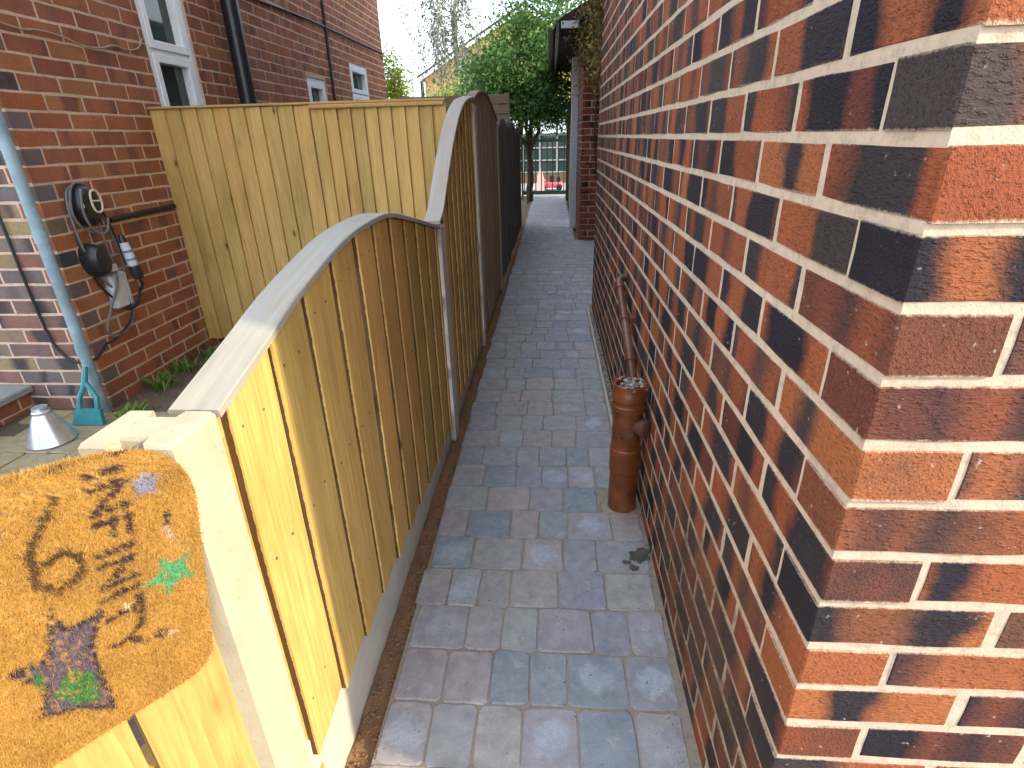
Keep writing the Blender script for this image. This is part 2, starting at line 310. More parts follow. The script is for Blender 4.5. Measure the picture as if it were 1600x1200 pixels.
def interp(tab, x):
    if x <= tab[0][0]: return tab[0][1]
    for (a, b), (c, d) in zip(tab, tab[1:]):
        if x <= c: return b + (d - b) * (x - a) / (c - a)
    return tab[-1][1]
def smooth_tab(tab, n=10): return [(p.x, p.y) for p in spline([(a, b, 0) for a, b in tab], n)]

# ------------------------------------------------------------------ setting: ground, path, patio
tag(MB().add([(-150, -30, -0.06), (150, -30, -0.06), (150, 220, -0.06), (-150, 220, -0.06)], [(0, 1, 2, 3)]).obj('ground', M_ground), kind='structure')
path = MB().box((-0.388, -0.6, -0.055), (0.334, 13.6, -0.0035)).box((0.3345, 4.28, -0.055), (0.95, 7.32, -0.0036)).obj('path', M_sand); path['kind'] = 'structure'
def paver_mesh(w, d, seed, h=0.03, jit=0.0022):
    R = random.Random(seed); m = MB(); x, y = w / 2, d / 2; c = 0.010
    per = [(-x + c, -y), (0, -y), (x - c, -y), (x, -y + c), (x, 0), (x, y - c), (x - c, y), (0, y), (-x + c, y), (-x, y - c), (-x, 0), (-x, -y + c)]
    per = [(a + R.uniform(-jit, jit), b + R.uniform(-jit, jit)) for a, b in per]; v = []
    for s, z in ((1.0, -h), (1.0, -0.0035), (0.955, 0.0)):
        v += [(a * s, b * s, z + (R.uniform(-0.0008, 0.0008) if z == 0 else 0)) for a, b in per]
    f = [tuple(range(24, 36))]
    for k in range(2):
        for j in range(12): f.append((k * 12 + j, k * 12 + (j + 1) % 12, k * 12 + 12 + (j + 1) % 12, k * 12 + 12 + j))
    return m.add(v, f)
RP = random.Random(3)
WID = [0.104, 0.127, 0.160]
pv_src = {(w, k): paver_mesh(WID[w] - 0.0025, 0.1485, w * 10 + k) for w in range(3) for k in range(5)}
pv_me = {}
for key, m in pv_src.items(): me = m.mesh('paver'); me.materials.append(M_paver); pv_me[key] = me
ROWD = 0.1505
rows = {0.878: None}
pav_stuff = MB(); npav = 0; y = 0.578 - ROWD * 3
row_i = 0
while y < 13.5:
    yc = y + ROWD / 2; x = -0.386 + RP.uniform(-0.010, 0.008); end = 0.286 if 1.70 < yc < 4.15 else 0.80 if 4.36 < yc < 7.30 else 0.318 + RP.uniform(-0.008, 0.004)
    ws = []
    while sum(WID[q] for q in ws) < (end - x) - 0.05: ws.append(RP.choice([0, 1, 1, 2, 2, 0]))
    fx = (end - x) / sum(WID[q] for q in ws)
    for w in ws:
        wd = WID[w] * fx; rot = RP.uniform(-0.018, 0.018); zz = RP.uniform(-0.0022, 0.0022); k = RP.randrange(5); px = x + wd / 2; x += wd
        if abs(px - 0.265) < 0.085 and abs(yc - 1.66) < 0.10: continue
        if npav < 300 and y > 0.40:
            o = bpy.data.objects.new('paver', pv_me[(w, k)]); COL.objects.link(o); o.parent = path
            o.location = (px, yc + RP.uniform(-0.002, 0.002), zz); o.rotation_euler = (RP.uniform(-0.008, 0.008), RP.uniform(-0.008, 0.008), rot); o.scale = (fx, 1, 1); npav += 1
        else:
            q = pv_src[(w, k)]; pav_stuff.add([(a * fx + px, b + yc, c + zz) for a, b, c in q.v], q.f, q.v, RP.random())
    y += ROWD; row_i += 1
pav_stuff.obj('distant_pavers', M_paver, path, kind='stuff')
# damp mark and sandy rims
def blob(cx, cy, r, z, seed, n=26, amp=0.4):
    R = random.Random(seed); v = [(cx, cy, z)]
    for k in range(n):
        a = 2 * PI * k / n; q = r * (1 + amp * (noise.noise(Vector((math.cos(a) * 1.6, math.sin(a) * 1.6, seed))) + R.uniform(-0.25, 0.25)))
        v.append((cx + q * math.cos(a), cy + q * 0.62 * math.sin(a), z))
    return v, [(0, k + 1, (k + 1) % n + 1) for k in range(n)]
m = MB(); m.add(*blob(0.287, 1.40, 0.034, 0.0035, 5, 40, 0.8)); m.add(*blob(0.246, 1.375, 0.012, 0.0036, 9, 24, 0.7)); m.add(*blob(0.268, 1.35, 0.014, 0.0038, 15, 24, 0.9)); m.add(*blob(0.308, 1.43, 0.022, 0.0037, 12, 30, 0.7)); m.obj('damp_patch', M_stain, path)
def strip(name, x0, x1, y0, y1, z, mat, nx=5, ny=160, amp=0.012, seed=0):
    v = []; f = []
    for j in range(ny + 1):
        for i in range(nx + 1):
            u = i / nx; yy = y0 + (y1 - y0) * (j / ny) ** 1.5
            xx = x0 + (x1 - x0) * u + (noise.noise(Vector((yy * 14, seed, i))) * 0.006 if i == nx else 0)
            v.append((xx, yy, z + amp * noise.noise(Vector((xx * 30, yy * 22, seed))) + amp * 0.7 * noise.noise(Vector((xx * 90, yy * 80, seed + 3)))))
    for j in range(ny):
        for i in range(nx): a = j * (nx + 1) + i; f.append((a, a + 1, a + nx + 2, a + nx + 1))
    return MB().add(v, f).obj(name, mat, smooth=True)
tag(strip('soil_verge', -0.447, -0.384, -0.3, 13.0, -0.018, M_soil, 6, 420, 0.010, 1), kind='structure')
tag(strip('sand_verge', 0.300, 0.345, -0.3, 4.3, -0.008, M_sand, 5, 240, 0.005, 4), kind='structure')
def pebbles(name, mat, n, fx, fy, fz, r0, r1, seed, parent=None):
    R = random.Random(seed); m = MB()
    base = [(1, 0, 0), (-1, 0, 0), (0, 1, 0), (0, -1, 0), (0, 0, 1), (0, 0, -1)]; fc = [(0, 2, 4), (2, 1, 4), (1, 3, 4), (3, 0, 4), (2, 0, 5), (1, 2, 5), (3, 1, 5), (0, 3, 5)]
    for _ in range(n):
        c = Vector((fx(R), fy(R), 0)); c.z = fz(R); r = R.uniform(r0, r1); a = R.uniform(0, 6.28); ca, sa = math.cos(a), math.sin(a)
        v = []
        for x, yv, z in base:
            k = R.uniform(0.7, 1.25); x2, y2 = x * ca - yv * sa, x * sa + yv * ca; v.append((c.x + x2 * r * k, c.y + y2 * r * k * 0.8, c.z + z * r * 0.6))
        m.add(v, fc, None, R.random())
    o = m.obj(name, mat, parent); o['kind'] = 'stuff'; return o
tag(pebbles('soil_crumbs', M_soil, 1500, lambda R: R.uniform(-0.438, -0.388), lambda R: 0.45 + 6.5 * R.random() ** 1.6, lambda R: R.uniform(-0.018, -0.008), 0.002, 0.007, 21), 'brown soil crumbs along the foot of the timber fence', 'soil')
tag(pebbles('pebbles', M_stone, 420, lambda R: R.uniform(0.303, 0.331), lambda R: R.uniform(1.76, 4.1), lambda R: R.uniform(-0.004, 0.006), 0.004, 0.012, 22), 'pale loose pebbles between the edging strip and the brick wall', 'pebbles')

tag(pebbles('grit', M_sand, 1100, lambda R: (-0.386 + 0.10 * R.random() ** 2.2) if R.random() < 0.5 else (0.325 - 0.12 * R.random() ** 2.2), lambda R: 0.5 + 4.5 * R.random() ** 1.4, lambda R: 0.0005, 0.0012, 0.0034, 61), 'sandy grit scattered along both edges of the paved path', 'grit')
patio = MB().box((-7.0, -2.0, -0.055), (-0.56, 3.34, -0.010)).obj('patio', M_soil_d); patio['kind'] = 'structure'
pm = [paver_mesh(0.205, 0.135, 80 + k, jit=0.004) for k in range(4)]
pmm = []
for q in pm: me = q.mesh('paver'); me.materials.append(M_patio); pmm.append(me)
RQ = random.Random(11)
for j in range(9):
    for i in range(9):
        px = -2.26 + 0.208 * (i - 4) + (0.104 if j % 2 else 0); py = 1.36 + 0.138 * j
        if px > -1.15 or (px < -2.62) or py > 2.41: continue
        o = bpy.data.objects.new('paver', pmm[RQ.randrange(4)]); COL.objects.link(o); o.parent = patio
        o.location = (px, py, RQ.uniform(-0.003, 0.003)); o.rotation_euler = (RQ.uniform(-0.015, 0.015), RQ.uniform(-0.015, 0.015), RQ.uniform(-0.02, 0.02) + (PI if RQ.random() < 0.5 else 0))
tag(MB().box((-0.9, 13.3, -0.05), (3.0, 40, -0.002)).obj('yard', M_concrete_pad), kind='structure')

# ------------------------------------------------------------------ bricks
def brick_mesh(L, H, D, seed, jit=0.0014):
    R = random.Random(seed); x, z = L / 2, H / 2; m = MB()
    per = [(-x, -z), (-x * 0.4, -z), (x * 0.35, -z), (x, -z), (x, 0), (x, z), (x * 0.4, z), (-x * 0.3, z), (-x, z), (-x, 0)]
    per = [(a + R.uniform(-jit, jit) * 0.55, b + R.uniform(-jit, jit)) for a, b in per]; v = []
    for s, y in ((0.0022, 0.0), (0.0, -0.0026), (0.0, -D)):
        for a, b in per: v.append((a - math.copysign(min(abs(a), s), a), y + (R.uniform(-0.0005, 0.0006) if s else 0), b - math.copysign(min(abs(b), s), b)))
    n = 10; f = [tuple(range(n))]
    for k in range(2):
        for j in range(n): f.append((k * n + (j + 1) % n, k * n + j, (k + 1) * n + j, (k + 1) * n + (j + 1) % n))
    f.append(tuple(range(3 * n - 1, 2 * n - 1, -1)))
    return m.add(v, f)
class Bricks:
    """bricks of one building: the nearest become single parts, the others one joined part"""
    def __init__(self, parent, D=0.1025, nvar=6, H=0.0642, jit=0.0017):
        self.parent = parent; self.D = D; self.nvar = nvar; self.H = H; self.src = {}; self.me = {}; self.items = []; self.jit = jit
        w = Vector((0, 0, 0)); q = parent
        while q: w += q.location; q = q.parent
        self.w = w
    def get(self, L, k, mat):
        key = (round(L, 3), k)
        if key not in self.src: self.src[key] = brick_mesh(L, self.H, self.D, hash(key) & 0xffff, self.jit)
        return key
    def place(self, c, ang, L, mat, R):
        self.items.append((c, ang, self.get(L, R.randrange(self.nvar), mat), mat, R.random(), R.uniform(-0.0004, 0.0011), R.uniform(-0.0015, 0.0015)))
    def wall(self, p0, u, ang, length, z0, z1, mat, R, pitch=0.225, course=0.075, start=lambda m: 0.0, skip=None, proud=0.0):
        """p0: start at the face (z ignored); u: unit vector along the face; local +y of a brick points out of the wall"""
        m = 0; z = z0
        while z < z1 - 0.01:
            s = start(m)
            while s < length - 0.02:
                L = min(pitch - 0.010, length - s)
                segs = [(max(0.0, s), s + L)]
                if skip:
                    for (a, b, c, d) in skip:
                        if z + course > c + 0.01 and z < d - 0.02:
                            new = []
                            for (q, r) in segs:
                                if r <= a or q >= b: new.append((q, r))
                                else:
                                    if q < a - 0.02: new.append((q, a - 0.004))
                                    if r > b + 0.02: new.append((b + 0.004, r))
                            segs = new
                for q, r in segs:
                    LL = round((r - q) * 100) / 100 if (r - q) < pitch - 0.02 else pitch - 0.010
                    if LL < 0.02: continue
                    c = Vector((p0[0], p0[1], 0)) + u * ((q + r) / 2); c.z = z + course / 2
                    self.place(c, ang, LL, mat, R)
                s += pitch
            z += course; m += 1
    def flush(self, limit=300, eye=Vector((0, 0, CAM_H)), view=None):
        it = self.items
        key = (lambda q: (q[0] - eye).length) if view is None else view
        it = sorted(it, key=key); st = {}
        for n, (c, ang, key, mat, rnd, pr, tl) in enumerate(it):
            ca, sa = math.cos(ang), math.sin(ang)
            if n < limit:
                mk = (key, mat.name)
                if mk not in self.me: me = self.src[key].mesh('brick'); me.materials.append(mat); self.me[mk] = me
                o = bpy.data.objects.new('brick', self.me[mk]); COL.objects.link(o); o.parent = self.parent
                o.location = c - self.w + Vector((-sa, ca, 0)) * pr; o.rotation_euler = (0, tl, ang)
            else:
                mb = st.setdefault(mat.name, (MB(), mat))[0]; s = self.src[key]
                mb.add([(c.x + x * ca - y * sa, c.y + x * sa + y * ca, c.z + z) for x, y, z in s.v], s.f, s.v, rnd)
        for mb, mat in st.values(): mb.obj('distant_bricks', mat, self.parent, kind='stuff')

# ---- right-hand brick building
XR, YC, YE = 0.335, 0.527, 4.27; TOPR = 5.6; Z0 = 0.040 - 0.075
bh = root('brick_house', (1.5, 2.4, 0), 'tall multi red and blue-black brick house whose corner stands at the right of the path', 'house')
rc = 0.0011
MB().box((XR + rc, YC + rc, -0.05), (XR + 3.2, YE - 0.001, TOPR)).obj('mortar', M_mortar, bh)
RB = random.Random(5); br = Bricks(bh)
m = 0; z = Z0
while z < TOPR - 0.05:
    odd = (m % 2 == 0)     # course index from .040 is one lower: this parity gives headers on the front at z 1.015..1.090
    zc = z + 0.0375; s_side = YC; s_front = XR
    if odd:    # stretcher along the side, header on the front
        br.place(Vector((XR, YC + 0.1043, zc)), PI / 2, 0.2125, M_brick, RB); s_side += 0.225; s_front += 0.1125
    else:
        br.place(Vector((XR + 0.1043, YC, zc)), PI, 0.2125, M_brick, RB); s_front += 0.225; s_side += 0.1125
    while s_side < YE - 0.03:
        L = min(0.215, YE - s_side); L = 0.2125 if L > 0.2 else round(L, 2); br.place(Vector((XR, s_side + L / 2, zc)), PI / 2, L, M_brick, RB); s_side += 0.225
    while s_front < XR + 3.19:
        L = min(0.215, XR + 3.2 - s_front); L = 0.2125 if L > 0.2 else max(0.03, round(L, 2)); br.place(Vector((s_front + L / 2, YC, zc)), PI, L, M_brick, RB); s_front += 0.225
    z += 0.075; m += 1
def right_view(q):
    c = q[0]; p = 0.0
    if c.z > 2.1 + 0: p += 3
    if c.z > 1.35 + 0.05 * 0 and c.y < 0.6: p += 3
    if c.x > 0.75: p += 3
    return (c - Vector((0, 0, CAM_H))).length + p
br.flush(300, view=right_view)
# set-back wing behind, same house, its roof, and an unseen block added for shade
w2 = Bricks(bh); MB().box((1.0 + rc, YE, -0.05), (XR + 3.2, 7.2, TOPR)).obj('mortar', M_mortar, bh)
MB().box((1.95, 7.201, -0.05), (XR + 3.2, 7.55, TOPR - 0.01)).obj('shade_block', M_brick, bh)  # unseen block added beyond the wing to shade the left house's far end
w2.wall((1.0, YE), Vector((0, 1, 0)), PI / 2, 2.93, Z0, TOPR, M_brick, RB, start=lambda m: -0.1125 if m % 2 else 0.0); w2.flush(0)
MB().add([(XR - 0.25, YC - 0.25, TOPR), (XR + 3.4, YC - 0.25, TOPR), (XR + 3.4, 7.4, TOPR), (XR - 0.25, 7.4, TOPR), (XR + 1.6, YC + 1.5, TOPR + 1.4), (XR + 1.6, 5.6, TOPR + 1.4)],
         [(0, 1, 4), (1, 2, 5, 4), (2, 3, 5), (3, 0, 4, 5), (3, 2, 1, 0)]).obj('roof', M_roof, bh)

# ---- left-hand red brick house
XL, YL, YLE, TOPL = -2.30, 2.44, 8.55, 4.6
lh = root('brick_house', (-4.0, 5.0, 0), 'red brick house with white windows beyond the timber fence', 'house')
wins = [(3.49, 3.96, 0.93, 2.36, 1.757), (5.75, 6.23, 0.9, 1.82, None), (7.06, 7.72, 0.9, 2.08, 1.755)]
REV = 0.045
hm = MB(); segs = sorted(wins)
yy = YL + rc
for (a, b, c, d, t) in segs:
    hm.box((XL - 0.3, yy, -0.05), (XL - rc, a, TOPL)); hm.box((XL - 0.3, a, -0.05), (XL - rc, b, c)); hm.box((XL - 0.3, a, d), (XL - rc, b, TOPL)); yy = b
hm.box((XL - 0.3, yy, -0.05), (XL - rc, YLE - 0.003, TOPL)); hm.box((-6.2, YL + rc, -0.05), (XL - 0.301, YL + 0.3, TOPL)); hm.box((-6.2, YLE - 0.3, -0.05), (XL - 0.301, YLE - 0.003, TOPL))
hm.obj('mortar', M_mortar_l, lh)
RL = random.Random(15); bl = Bricks(lh, H=0.0645, jit=0.0022)
sk = [(a - YL, b - YL, c, d) for a, b, c, d, t in wins]
def lstart(m): return 0.0 if m % 2 else -0.1125
z = -0.02; m = 0
hb = Bricks(lh)
bl.wall((XL, YL), Vector((0, 1, 0)), -PI / 2, YLE - YL, -0.02, TOPL, M_brick_left, RL, start=lambda m: 0.0 if m % 2 else 0.1125, skip=sk)
bl.wall((XL, YL), Vector((-1, 0, 0)), PI, 3.8, -0.02, TOPL, M_brick_front, RL, start=lambda m: 0.1125 if m % 2 else 0.0)
def left_view(q):
    c = q[0]; p = 0
    if c.z > 2.2: p += 6
    if c.x < -3.05: p += 6
    if c.y < 2.5 and c.z > 0.95: p += 6
    if c.y > 3.36 and c.z < 1.38: p += 6
    return (c - Vector((0, 0, CAM_H))).length + p
bl.flush(300, view=left_view)
MB().add([(XL + 0.3, YL - 0.3, TOPL), (-6.5, YL - 0.3, TOPL), (-6.5, YLE + 0.3, TOPL), (XL + 0.3, YLE + 0.3, TOPL), (-4.3, YL - 0.3, TOPL + 1.5), (-4.3, YLE + 0.3, TOPL + 1.5)],
         [(0, 4, 1), (2, 5, 3), (1, 4, 5, 2), (0, 3, 5, 4), (0, 1, 2, 3)]).obj('roof', M_roof, lh)
for (a, b, c, d, t) in wins:
    x1 = XL - 0.010; x0 = x1 - 0.07; fw_ = 0.045; w = root('window', (0, 0, 0)); w.location = Vector((x1, (a + b) / 2, c)) - lh.location; w.parent = lh
    fr = MB(); fr.box((x0, a, c), (x1, a + fw_, d), bev=0.004).box((x0, b - fw_, c), (x1, b, d), bev=0.004).box((x0, a + fw_, c), (x1 - 0.001, b - fw_, c + fw_), bev=0.004).box((x0, a + fw_, d - fw_), (x1 - 0.001, b - fw_, d), bev=0.004)
    if t: fr.box((x0, a + fw_, t - 0.012), (x1 - 0.006, b - fw_, t + 0.012), bev=0.003)
    fr.obj('frame', M_white, w)
    spans = [(c + fw_, t - 0.0125), (t + 0.0125, d - fw_)] if t else [(c + fw_, d - fw_)]
    for (p, q) in spans:
        sash = MB(); e = 0.045
        sash.box((x0, a + fw_, p), (x1 + 0.006, a + fw_ + e, q), bev=0.003).box((x0, b - fw_ - e, p), (x1 + 0.006, b - fw_, q), bev=0.003).box((x0, a + fw_ + e, p), (x1 + 0.005, b - fw_ - e, p + e), bev=0.003).box((x0, a + fw_ + e, q - e), (x1 + 0.005, b - fw_ - e, q), bev=0.003)
        sash.obj('sash', M_white, w); MB().box((x0 + 0.012, a + fw_ + e, p + e), (x0 + 0.024, b - fw_ - e, q - e)).obj('pane', M_glass, w)
    MB().box((x0, a, c - 0.05), (XL + 0.03, b, c - 0.001), bev=0.004).obj('sill', M_white, w)
    MB().box((XL - 0.28, a - 0.1, c - 0.1), (XL - 0.2, b + 0.1, d + 0.1)).obj('reveal_back', M_dark_in, w)

# ------------------------------------------------------------------ fence
XF = -0.430
def board(name, x_face, y0, y1, zb, zt0, zt1, mat, parent, thick=(0.013, 0.004), R=random, wave=0.0025, nseg=7):
    """feather-edge board in a fence that runs along Y: thin at y0, thick at y1, outer face towards +X"""
    v = []; f = []; ph = R.uniform(0, 50); cy = (y0 + y1) / 2; cz = (zb + max(zt0, zt1)) / 2; lc = []
    wz = R.uniform(-0.004, 0.004)
    for k in range(nseg + 1):
        t = k / nseg
        za = zb + wz + (zt0 - zb - wz) * t; zc = zb + wz + (zt1 - zb - wz) * t
        wv0 = wave * noise.noise(Vector((za * 7, ph, 0))); wv1 = wave * noise.noise(Vector((zc * 7, ph, 9)))
        bow = 0.0022 * noise.noise(Vector((za * 2.2, ph, 4)))
        for (yy, xx, zz) in ((y0 + wv0, thick[0], za), (y1 + wv1, thick[1], zc), (y1 + wv1, 0, zc), (y0 + wv0, 0, za)):
            v.append((x_face + xx + bow, yy, zz)); lc.append((xx, yy - y0 - wv0 if yy < cy else yy - y0, zz - cz))
    for k in range(nseg):
        for j in range(4): f.append((k * 4 + j, k * 4 + (j + 1) % 4, k * 4 + 4 + (j + 1) % 4, k * 4 + 4 + j))
    f += [(3, 2, 1, 0), tuple(nseg * 4 + j for j in range(4))]
    return MB().add(v, f, lc).obj(name, mat, parent)
def rail_curve(name, tab, x0, x1, dz0, dz1, mat, parent, y0=None, y1=None, n=28, tilt=0.0):
    """strip following a z(y) profile: between x0..x1 and z+dz0..z+dz1"""
    tb = smooth_tab(tab); a = tb[0][0] if y0 is None else y0; b = tb[-1][0] if y1 is None else y1; v = []; f = []; lc = []
    for k in range(n + 1):
        yy = a + (b - a) * k / n; z = interp(tb, yy); e = 0.002
        s = (interp(tb, yy + 0.01) - interp(tb, yy - 0.01)) / 0.02; nn = Vector((0, -s, 1)).normalized()
        for xx, dz in ((x0, dz0), (x1, dz0), (x1, dz1 - e), (x1 - e, dz1), (x0 + e, dz1), (x0, dz1 - e)):
            v.append((xx, yy + nn.y * dz, z + nn.z * dz)); lc.append((xx - x0, yy, dz))
    for k in range(n):
        for j in range(6): f.append((k * 6 + j, k * 6 + (j + 1) % 6, k * 6 + 6 + (j + 1) % 6, k * 6 + 6 + j))
    f += [tuple(range(5, -1, -1)), tuple(n * 6 + j for j in range(6))]
    return MB().add(v, f, lc).obj(name, mat, parent)
def h_post(name, x0, x1, y0, y1, zt, label, slots=(True, True), mat=M_conc, group=None):
    xc, yc = (x0 + x1) / 2, (y0 + y1) / 2; o = root(name, (xc, yc, 0), label, 'post', group); a, b = x0 + 0.034, x1 - 0.034; d = 0.018
    pr = [(x0, y0)] + ([(a, y0), (a + 0.004, y0 + d), (b - 0.004, y0 + d), (b, y0)] if slots[0] else []) + [(x1, y0), (x1, y1)] + ([(b, y1), (b - 0.004, y1 - d), (a + 0.004, y1 - d), (a, y1)] if slots[1] else []) + [(x0, y1)]
    v = []; n = len(pr)
    for z, i in ((-0.06, 0), (zt - 0.006, 0), (zt, 0.005)):
        for x, y in pr: v.append((x + (xc - x) * i * 14 if i else x, y + (yc - y) * i * 14 if i else y, z))
    f = [tuple(range(2 * n, 3 * n))]
    for k in range(2):
        for j in range(n): f.append((k * n + j, k * n + (j + 1) % n, (k + 1) * n + (j + 1) % n, (k + 1) * n + j))
    MB().add(v, f).obj('shaft', mat, o); return o
h_post('concrete_post', -0.545, XF, 0.512, 0.600, 0.938, 'sunlit cream concrete fence post beside the doormat', group='concrete fence posts')
h_post('concrete_post', -0.535, XF + 0.004, 2.165, 2.265, 0.935, 'grey concrete post between the low arched panel and the tall swept panel', mat=M_conc_g, group='concrete fence posts')
h_post('concrete_post', -0.535, XF + 0.004, 3.40, 3.50, 1.42, 'grey concrete post between the tall swept panel and the brown panel', mat=M_conc_g, group='concrete fence posts')
h_post('concrete_post', -0.535, XF - 0.004, 4.88, 4.97, 1.36, 'concrete post where the brown panel meets the dark stained fence', mat=M_conc_g, group='concrete fence posts')
RF = random.Random(31)
def gravel(y0, y1, h0, h1, label):
    v = [(x, yy, z) for yy, h in ((y0, h0), (y1, h1)) for x, z in ((-0.500, -0.05), (-0.450, -0.05), (-0.442, h - 0.006), (-0.447, h), (-0.495, h), (-0.500, h - 0.006))]
    f = [(j, (j + 1) % 6, 6 + (j + 1) % 6, 6 + j) for j in range(6)] + [(5, 4, 3, 2, 1, 0), (6, 7, 8, 9, 10, 11)]
    tag(MB().add(v, f).obj('gravel_board', M_conc_g, loc=(-0.47, (y0 + y1) / 2, 0)), label, 'gravel board', 'concrete gravel boards')
gravel(0.606, 2.163, 0.24, 0.13, 'concrete gravel board under the low arched fence panel')
gravel(2.267, 3.398, 0.12, 0.10, 'concrete gravel board under the tall swept fence panel')
gravel(3.502, 4.878, 0.09, 0.09, 'concrete gravel board under the brown fence panel')
CAP1 = [(0.604, 0.928), (0.765, 0.972), (0.90, 1.010), (1.141, 1.056), (1.35, 1.068), (1.52, 1.060), (1.79, 1.009), (2.163, 0.932)]
CAP2 = [(2.168, 0.951), (2.264, 0.985), (2.389, 1.075), (2.618, 1.230), (2.857, 1.350), (3.10, 1.418), (3.40, 1.452)]
CAP3 = [(3.41, 1.44), (3.60, 1.485), (3.814, 1.507), (4.05, 1.512), (4.276, 1.494), (4.534, 1.446), (4.88, 1.372)]
def arched_panel(tab, y0, y1, pitch, bots, label, mats, capmat, capw=0.066, gap=None, first=0.0, captop=0.013, xoff=0.0, names=True):
    o = root('timber_fence', (-0.47, (y0 + y1) / 2, 0), label, 'fence panel', 'panels of the path-side fence'); tb = smooth_tab(tab)
    rail_curve('cap_rail', tab, XF - capw, XF + 0.004 + xoff, -0.003, captop - 0.004, capmat, o, tab[0][0], y1)
    rail_curve('top_rail', tab, -0.462, -0.4445, -0.070, -0.004, M_rail_y if mats[0] is not M_board_brown else M_board_brown, o, y0 + 0.002, y1 - 0.002)
    MB().box((-0.492, y0 + 0.001, 0.1), (-0.4448, y0 + 0.05, interp(tb, y0) - 0.03), bev=0.003).obj('stile', M_rail_y, o)
    for zz in (0.30, 0.62):
        MB().box((-0.475, y0 + 0.002, zz), (-0.4452, y1 - 0.002, zz + 0.045), bev=0.003).obj('rail', M_rail_y, o)
    yy = y0 + first; k = 0; nails = MB()
    while yy < y1 - 0.03:
        ye = min(yy + pitch + 0.004, y1 - 0.003); g = 0.0
        if gap is not None and k == gap: g = 0.008
        zt0, zt1 = interp(tb, yy + g) - 0.0055, interp(tb, ye) - 0.0055
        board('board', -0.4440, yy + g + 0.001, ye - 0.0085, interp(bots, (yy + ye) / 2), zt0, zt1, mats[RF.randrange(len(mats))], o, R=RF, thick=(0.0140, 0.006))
        if mats[0] is not M_board_brown:
            for zz in (0.322, 0.642, interp(tb, yy) - 0.05):
                for q in (0.025, pitch * 0.62): 
                    zz2 = zz + RF.uniform(-0.006, 0.006); xx = -0.4440 + 0.014 - (0.008 * q / pitch) - 0.002; nails.tube([(xx, yy + q, zz2), (xx + 0.0034, yy + q, zz2)], 0.0026, 6)
        yy += pitch; k += 1
    if nails.v: nails.obj('nails', M_nail, o, kind='stuff')
    return o
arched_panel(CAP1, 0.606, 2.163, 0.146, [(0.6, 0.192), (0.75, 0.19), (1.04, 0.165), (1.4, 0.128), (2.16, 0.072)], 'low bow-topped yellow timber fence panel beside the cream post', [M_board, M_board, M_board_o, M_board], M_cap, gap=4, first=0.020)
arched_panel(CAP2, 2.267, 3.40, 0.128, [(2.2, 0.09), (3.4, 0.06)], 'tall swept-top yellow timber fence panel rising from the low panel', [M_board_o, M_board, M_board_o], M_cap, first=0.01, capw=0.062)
arched_panel(CAP3, 3.50, 4.88, 0.115, [(3.4, 0.05), (4.9, 0.05)], 'plain brown bow-topped fence panel after the yellow panels', [M_board_brown], M_board_brown, first=0.01, capw=0.05)
for k, (a, b) in enumerate([(4.98, 6.10), (6.16, 7.35), (7.41, 8.6)]):
    o = root('timber_fence', (-0.45, (a + b) / 2, 0), ['nearest dark stained fence panel, beside the brown panel', 'middle one of the three dark stained fence panels', 'farthest dark stained fence panel, next to the tree'][k], 'fence panel', 'dark stained fence panels')
    n = 9; w = (b - a) / n
    for i in range(n):
        t = (i + 0.5) / n; zt = 1.33 + 0.075 * math.sin(PI * t) + (0 if k < 2 else -0.03)
        board('board', -0.442, a + i * w, a + (i + 1) * w - 0.002, 0.03, zt, zt, M_board_dark, o, R=RF)
    for zz in (0.25, 0.70, 1.12): MB().box((-0.49, a, zz), (-0.4425, b, zz + 0.06)).obj('rail', M_board_dark, o)
    tag(MB().box((-0.52, b + 0.002, -0.05), (-0.435, b + 0.058, 1.36), bev=0.006).obj('fence_post', M_board_dark, loc=(-0.48, b + 0.03, 0)), ['dark timber post after the nearest dark panel', 'dark timber post after the middle dark panel', 'dark timber post at the far end of the dark fence'][k], 'post', 'dark fence posts')

# ---- cross fence between the house and the path-side fence (runs along X, faces the camera)
YX = 3.36
def cross_panel(x0, x1, pitch, label, mats, trim, dy=0.0):
    o = root('timber_fence', ((x0 + x1) / 2, YX, 0), label, 'fence panel', 'cross fence panels'); n = max(1, round((x1 - x0) / pitch)); w = (x1 - x0) / n
    for i in range(n):
        a = x0 + i * w; b = a + w - 0.0022; zt = 1.437 + RF.uniform(-0.002, 0.002); ns = 8; v = []; f = []; lc = []; ph = RF.uniform(0, 60)
        for k in range(ns + 1):
            z = 0.06 + (zt - 0.06) * k / ns; wv = 0.0025 * noise.noise(Vector((z * 6, ph, 1)))
            for (xx, yo) in ((a + wv, -0.006), (a + wv, 0.0), (b + wv, 0.0), (b + wv, -0.019)):
                v.append((xx, YX + dy + yo, z)); lc.append((xx - (a + b) / 2, yo, z))
        for k in range(ns):
            for j in range(4): f.append((k * 4 + j, k * 4 + 4 + j, k * 4 + 4 + (j + 1) % 4, k * 4 + (j + 1) % 4))
        f += [(0, 1, 2, 3), tuple(ns * 4 + j for j in (3, 2, 1, 0))]
        MB().add(v, f, lc).obj('board', mats[RF.randrange(len(mats))], o)
    for zz in (0.2, 0.75, 1.30): MB().box((x0, YX + 0.0015 + dy, zz), (x1, YX + dy + 0.04, zz + 0.06), bev=0.004).obj('rail', M_rail_x, o)
    MB().box((x0, YX - 0.030 + dy, 1.440), (x1, YX + dy + 0.045, 1.453), bev=0.003).obj('cap_rail', M_rail_x, o)
    if trim: MB().box((x0, YX - 0.036 + dy, 1.418), (x1 - 0.01, YX - 0.0205 + dy, 1.4385), bev=0.003).obj('trim_strip', M_rail_x, o)
    return o
